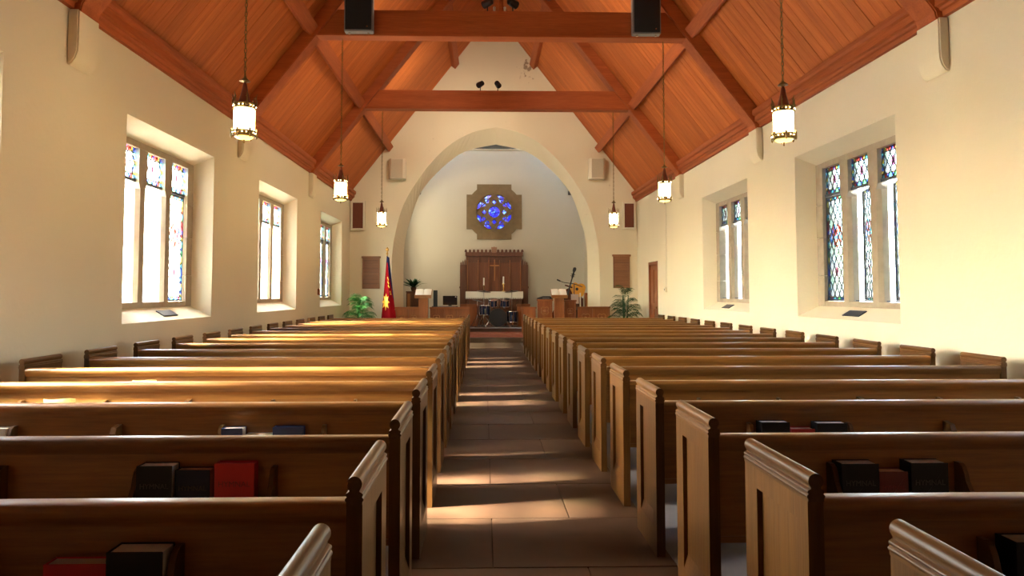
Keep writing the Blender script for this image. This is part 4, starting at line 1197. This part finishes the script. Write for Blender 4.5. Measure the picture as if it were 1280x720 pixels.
# ------------------------------------------------------------------ drum kit: each drum and stand a thing
def drum(name, x, y, z, r, h, axis, lab, grp='drums of the kit', legs=0, tilt=0.0, lugs=8):
    p = empty(name, (x, y, z), lab, 'drum', grp); p.rotation_euler = (tilt, 0, 0)
    MB().lathe([(r, -h / 2), (r, h / 2)], seg=28, axis=axis).build('shell', M_drum, p, smooth=True)
    for e in (-1, 1):
        MB().lathe([(r + .012, e * h / 2 - .012), (r + .014, e * h / 2), (r + .012, e * h / 2 + .012), (r - .005, e * h / 2 + .012)], seg=28, axis=axis).build('hoop', M_chrome if axis == 'z' else M_black, p, smooth=True)
        MB().lathe([(r - .004, e * (h / 2 + .001)), (r - .01, e * (h / 2 + .004))], seg=28, axis=axis).build('drum_head', M_drumhead, p)
    for k in range(lugs):
        a = 2 * pi * k / lugs + .2
        q = ((r + .012) * cos(a), (r + .012) * sin(a))
        if axis == 'z': MB().box(q[0] - .01, q[0] + .01, q[1] - .01, q[1] + .01, -h / 2, h / 2).build('lug', M_chrome, p)
        else: MB().box(q[0] - .01, q[0] + .01, -h / 2, h / 2, q[1] - .01, q[1] + .01).build('lug', M_chrome, p)
    for k in range(legs):
        a = 2 * pi * k / legs + .5
        MB().tube([((r + .02) * cos(a), (r + .02) * sin(a), .05), ((r + .04) * cos(a), (r + .04) * sin(a), .361 - z)], .009, 6).build('leg', M_chrome, p)
    return p
DY = 20.55
b = drum('bass_drum', .12, DY, .64, .255, .40, 'y', 'black bass drum facing the aisle, largest of the kit')
for sx in (-1, 1):
    MB().tube([(sx * .25, -.12, -.05), (sx * .36, -.22, -.276)], .010, 6).build('spur', M_chrome, b)
drum('tom_drum', -.02, DY + .02, 1.08, .135, .20, 'z', 'small tom drum nearer the flag, above the bass drum', tilt=.25)
drum('tom_drum', .34, DY + .02, 1.08, .135, .20, 'z', 'small tom drum nearer the double bass, above the bass drum', tilt=.25)
drum('floor_tom', -.26, DY + .02, .86, .165, .28, 'z', 'navy floor tom at the flag side of the bass drum', legs=3)
drum('floor_tom', .56, DY + .05, .66, .165, .32, 'z', 'black floor tom at the double bass side of the bass drum', legs=3)
for sx in (-.02, .34):
    p = empty('tom_mount', (sx, DY + .02, .90), f"chrome tom mount under the tom nearer the {'flag' if sx < 0 else 'double bass'}", 'drum mount', 'tom mounts')
    MB().tube([(.06 if sx < 0 else -.06, .0, -.003), (0, .02, .02), (0, .03, .035)], .011, 6).build('arm', M_chrome, p)
def cymbal(x, y, zc, r, lab, tilt=(0, 0), boom=None):
    p = empty('cymbal_stand', (x, y, .36), lab, 'cymbal', 'cymbals on stands')
    h = zc - .36
    MB().tube([(0, 0, .30), (0, 0, h if not boom else h - .12)], .011, 8).build('pole', M_chrome, p)
    for k in range(3):
        a = 2 * pi * k / 3 + .3
        l = MB().tube([(0, 0, .34), (.26 * cos(a), .26 * sin(a), .012)], .010, 6).build('leg', M_chrome, p)
        MB().lathe([(.014, 0.001), (.016, .02)], (.26 * cos(a), .26 * sin(a), 0), 8).build('rubber_foot', M_black, l)
    ex, ey = boom or (0, 0)
    if boom: MB().tube([(-ex * .4, -ey * .4, h - .17), (ex, ey, h + .01)], .009, 6).build('boom_arm', M_chrome, p)
    R = Matrix.Rotation(tilt[0], 3, 'X') @ Matrix.Rotation(tilt[1], 3, 'Y')
    def T(q): v = R @ Vector(q); return (v.x + ex, v.y + ey, v.z + h)
    MB().lathe([(r, 0), (r * .5, .012), (r * .2, .02), (r * .15, .035), (.01, .042)], seg=28, T=T).build('cymbal_plate', M_cymbal, p, smooth=True)
    MB().lathe([(.012, .04), (.012, .06)], seg=8, T=T).build('wing_nut', M_chrome, p)
    return p
cymbal(-.30, DY + .45, 1.42, .22, 'dark crash cymbal on a stand below the shorter candle', (.12, .1))
cymbal(.56, DY + .45, 1.42, .22, 'dark crash cymbal on a stand at the double bass side', (.12, -.1))
cymbal(-.50, DY + .1, 1.14, .16, 'low hi-hat cymbal at the flag side of the kit', (.05, .2))
p = empty('kick_pedal', (.12, DY - .32, .36), 'small chrome pedal and cables in front of the bass drum', 'pedal')
MB().box(-.08, .08, -.10, .02, 0.001, .025).build('footboard', M_chrome, p, bevel=.004)
MB().tube([(-.45, -.06, .01), (-.2, -.10, .012), (0, -.08, .03), (.3, -.10, .012), (.5, -.04, .01)], .008, 5).build('cable', M_black, p)

# ------------------------------------------------------------------ door side of the chancel: cello, guitar, cases
p = empty('keyboard_case', (1.46, 19.38, 1.201), 'black padded case lying on the tall screen beside the lectern', 'case')
MB().prism([(-.25, 0), (.20, 0), (.20, .06), (.12, .085), (-.08, .085), (-.25, .03)], 'y', -.10, .18).build('body', M_black, p, bevel=.012)
MB().box(-.10, .10, -.11, -.10, .02, .04).build('handle', M_gray, p)
ce = empty('double_bass', (1.96, 20.75, .36), 'dark red-brown double bass leaning behind the door-side lectern', 'double bass')
lean = Matrix.Rotation(radians(17), 3, 'Y') @ Matrix.Rotation(radians(-8), 3, 'X')
def TC(q): v = lean @ Vector((q[0], q[1], q[2])); return tuple(v)
half = [(0, .10), (.16, .12), (.27, .22), (.285, .36), (.24, .49), (.175, .58), (.165, .68), (.20, .78), (.21, .90), (.17, 1.03), (.09, 1.14), (.03, 1.20)]
hs = smooth_curve(half, 3)
ol = [(x, z) for x, z in hs] + [(-x, z) for x, z in reversed(hs[1:])]
g = MB().prism(ol, 'y', -.10, .02); g.v = [TC(q) for q in g.v]; g.build('body', M_cello, ce, bevel=.012)
g = MB().prism([(-.022, .90), (.022, .90), (.016, 1.56), (-.016, 1.56)], 'y', -.15, -.10); g.v = [TC(q) for q in g.v]; g.build('neck', M_black, ce)
g = MB().prism([(-.025, 1.55), (.025, 1.55), (.035, 1.65), (.02, 1.72), (.05, 1.80), (.045, 1.86), (0, 1.89), (-.05, 1.86), (-.05, 1.78), (-.02, 1.72), (-.035, 1.65)], 'y', -.15, -.09); g.v = [TC(q) for q in g.v]; g.build('scroll', M_black, ce)
for zz in (1.60, 1.66): MB().tube([TC((-.07, -.12, zz)), TC((.07, -.12, zz))], .008, 6).build('peg', M_black, ce)
MB().tube([TC((0, -.04, .10)), TC((0, -.04, .0))], .008, 6).build('end_pin', M_chrome, ce)
MB().box(-.06, .06, -.15, -.11, .50, .54, T=TC).build('bridge', M_altar_light, ce)
p = empty('boom_stand', (2.42, 20.45, .36), 'black boom arm crossing in front of the double bass neck', 'microphone stand')
MB().lathe([(.10, 0.001), (.10, .02), (.012, .03), (.012, 1.29)], seg=12).build('pole', M_black, p)
MB().tube([(-.50, 0, 1.40), (-.30, 0, 1.33), (0, 0, 1.29), (.25, 0, 1.20)], .012, 6).build('boom_arm', M_black, p)
MB().tube([(-.52, 0, 1.42), (-.42, 0, 1.375)], .022, 8).build('microphone', M_black, p)
gt = empty('guitar', (2.62, 21.0, .70), 'amber guitar body resting on the case behind the pink sheet', 'guitar')
half = [(0, .55), (.13, .56), (.20, .63), (.21, .72), (.17, .79), (.165, .83), (.18, .89), (.14, .97), (.04, 1.0)]
hs = smooth_curve(half, 3); ol = [(x, z - .75) for x, z in hs] + [(-x, z - .75) for x, z in reversed(hs[1:])]
Rg = Matrix.Rotation(radians(-72), 3, 'Y')
def TG(q): v = Rg @ Vector(q); return (v.x, v.y, v.z + .78)
g = MB().prism(ol, 'y', -.05, .05); g.v = [TG(q) for q in g.v]; g.build('body', M_guitar, gt, bevel=.01)
g = MB().lathe([(.045, -.055), (.045, -.05)], (0, 0, .05), 16, 'y', T=TG).build('sound_hole', M_black, gt)
g = MB().box(-.022, .022, -.07, -.05, .20, .44, T=TG).build('neck', M_cello, gt)
p = empty('guitar_case', (2.66, 21.0, .36), 'dark case standing under the amber guitar', 'case')
MB().box(-.22, .10, -.12, .12, 0.001, .86).build('body', M_altar, p, bevel=.01); MB().box(-.16, .04, -.13, -.12, .5, .55).build('handle', M_gray, p)
p = empty('wooden_column_speaker', (2.86, 20.6, .36), 'narrow wooden cabinet against the door-side arch jamb', 'cabinet')
MB().box(-.10, .10, -.12, .12, 0.001, 1.02).build('body', M_choir, p, bevel=.008); MB().box(-.07, .07, -.13, -.12, .1, .95).build('front_panel', M_altar_light, p)
p = empty('music_stand', (2.40, 20.2, .36), 'stand holding a pinkish sheet right of the double bass', 'stand')
MB().lathe([(.012, 0.02), (.012, .70)], seg=8).build('pole', M_chrome, p)
MB().box(-.11, .12, -.02, 0, .70, .98).build('sheet', M_sheet, p); MB().box(-.12, .13, -.05, -.0, .68, .70).build('ledge', M_black, p)
for k in range(3):
    a = 2 * pi * k / 3 + .4
    MB().tube([(0, 0, .2), (.18 * cos(a), .18 * sin(a), .012)], .009, 6).build('leg', M_chrome, p)
p = MB().lathe([(.018, 0.0), (.018, 1.02)], (0, 0, 0), 10).build('slim_post', M_white); p.location = (2.56, 20.15, .361)
tag(p, 'slim white post beside the pinkish sheet', 'post')
p = empty('potted_plant', (2.70, 21.6, .36), 'dark plant half hidden by the door-side arch jamb', 'plant', 'chancel plants')
MB().lathe([(.08, 0.002), (.11, .9), (.12, .95), (.1, .95)], seg=12).build('pot', M_pot, p, smooth=True)
blades(p, 22, .22, .32, M_leaf_d, base=(0, 0, .93), up=1.1, wd=.04)
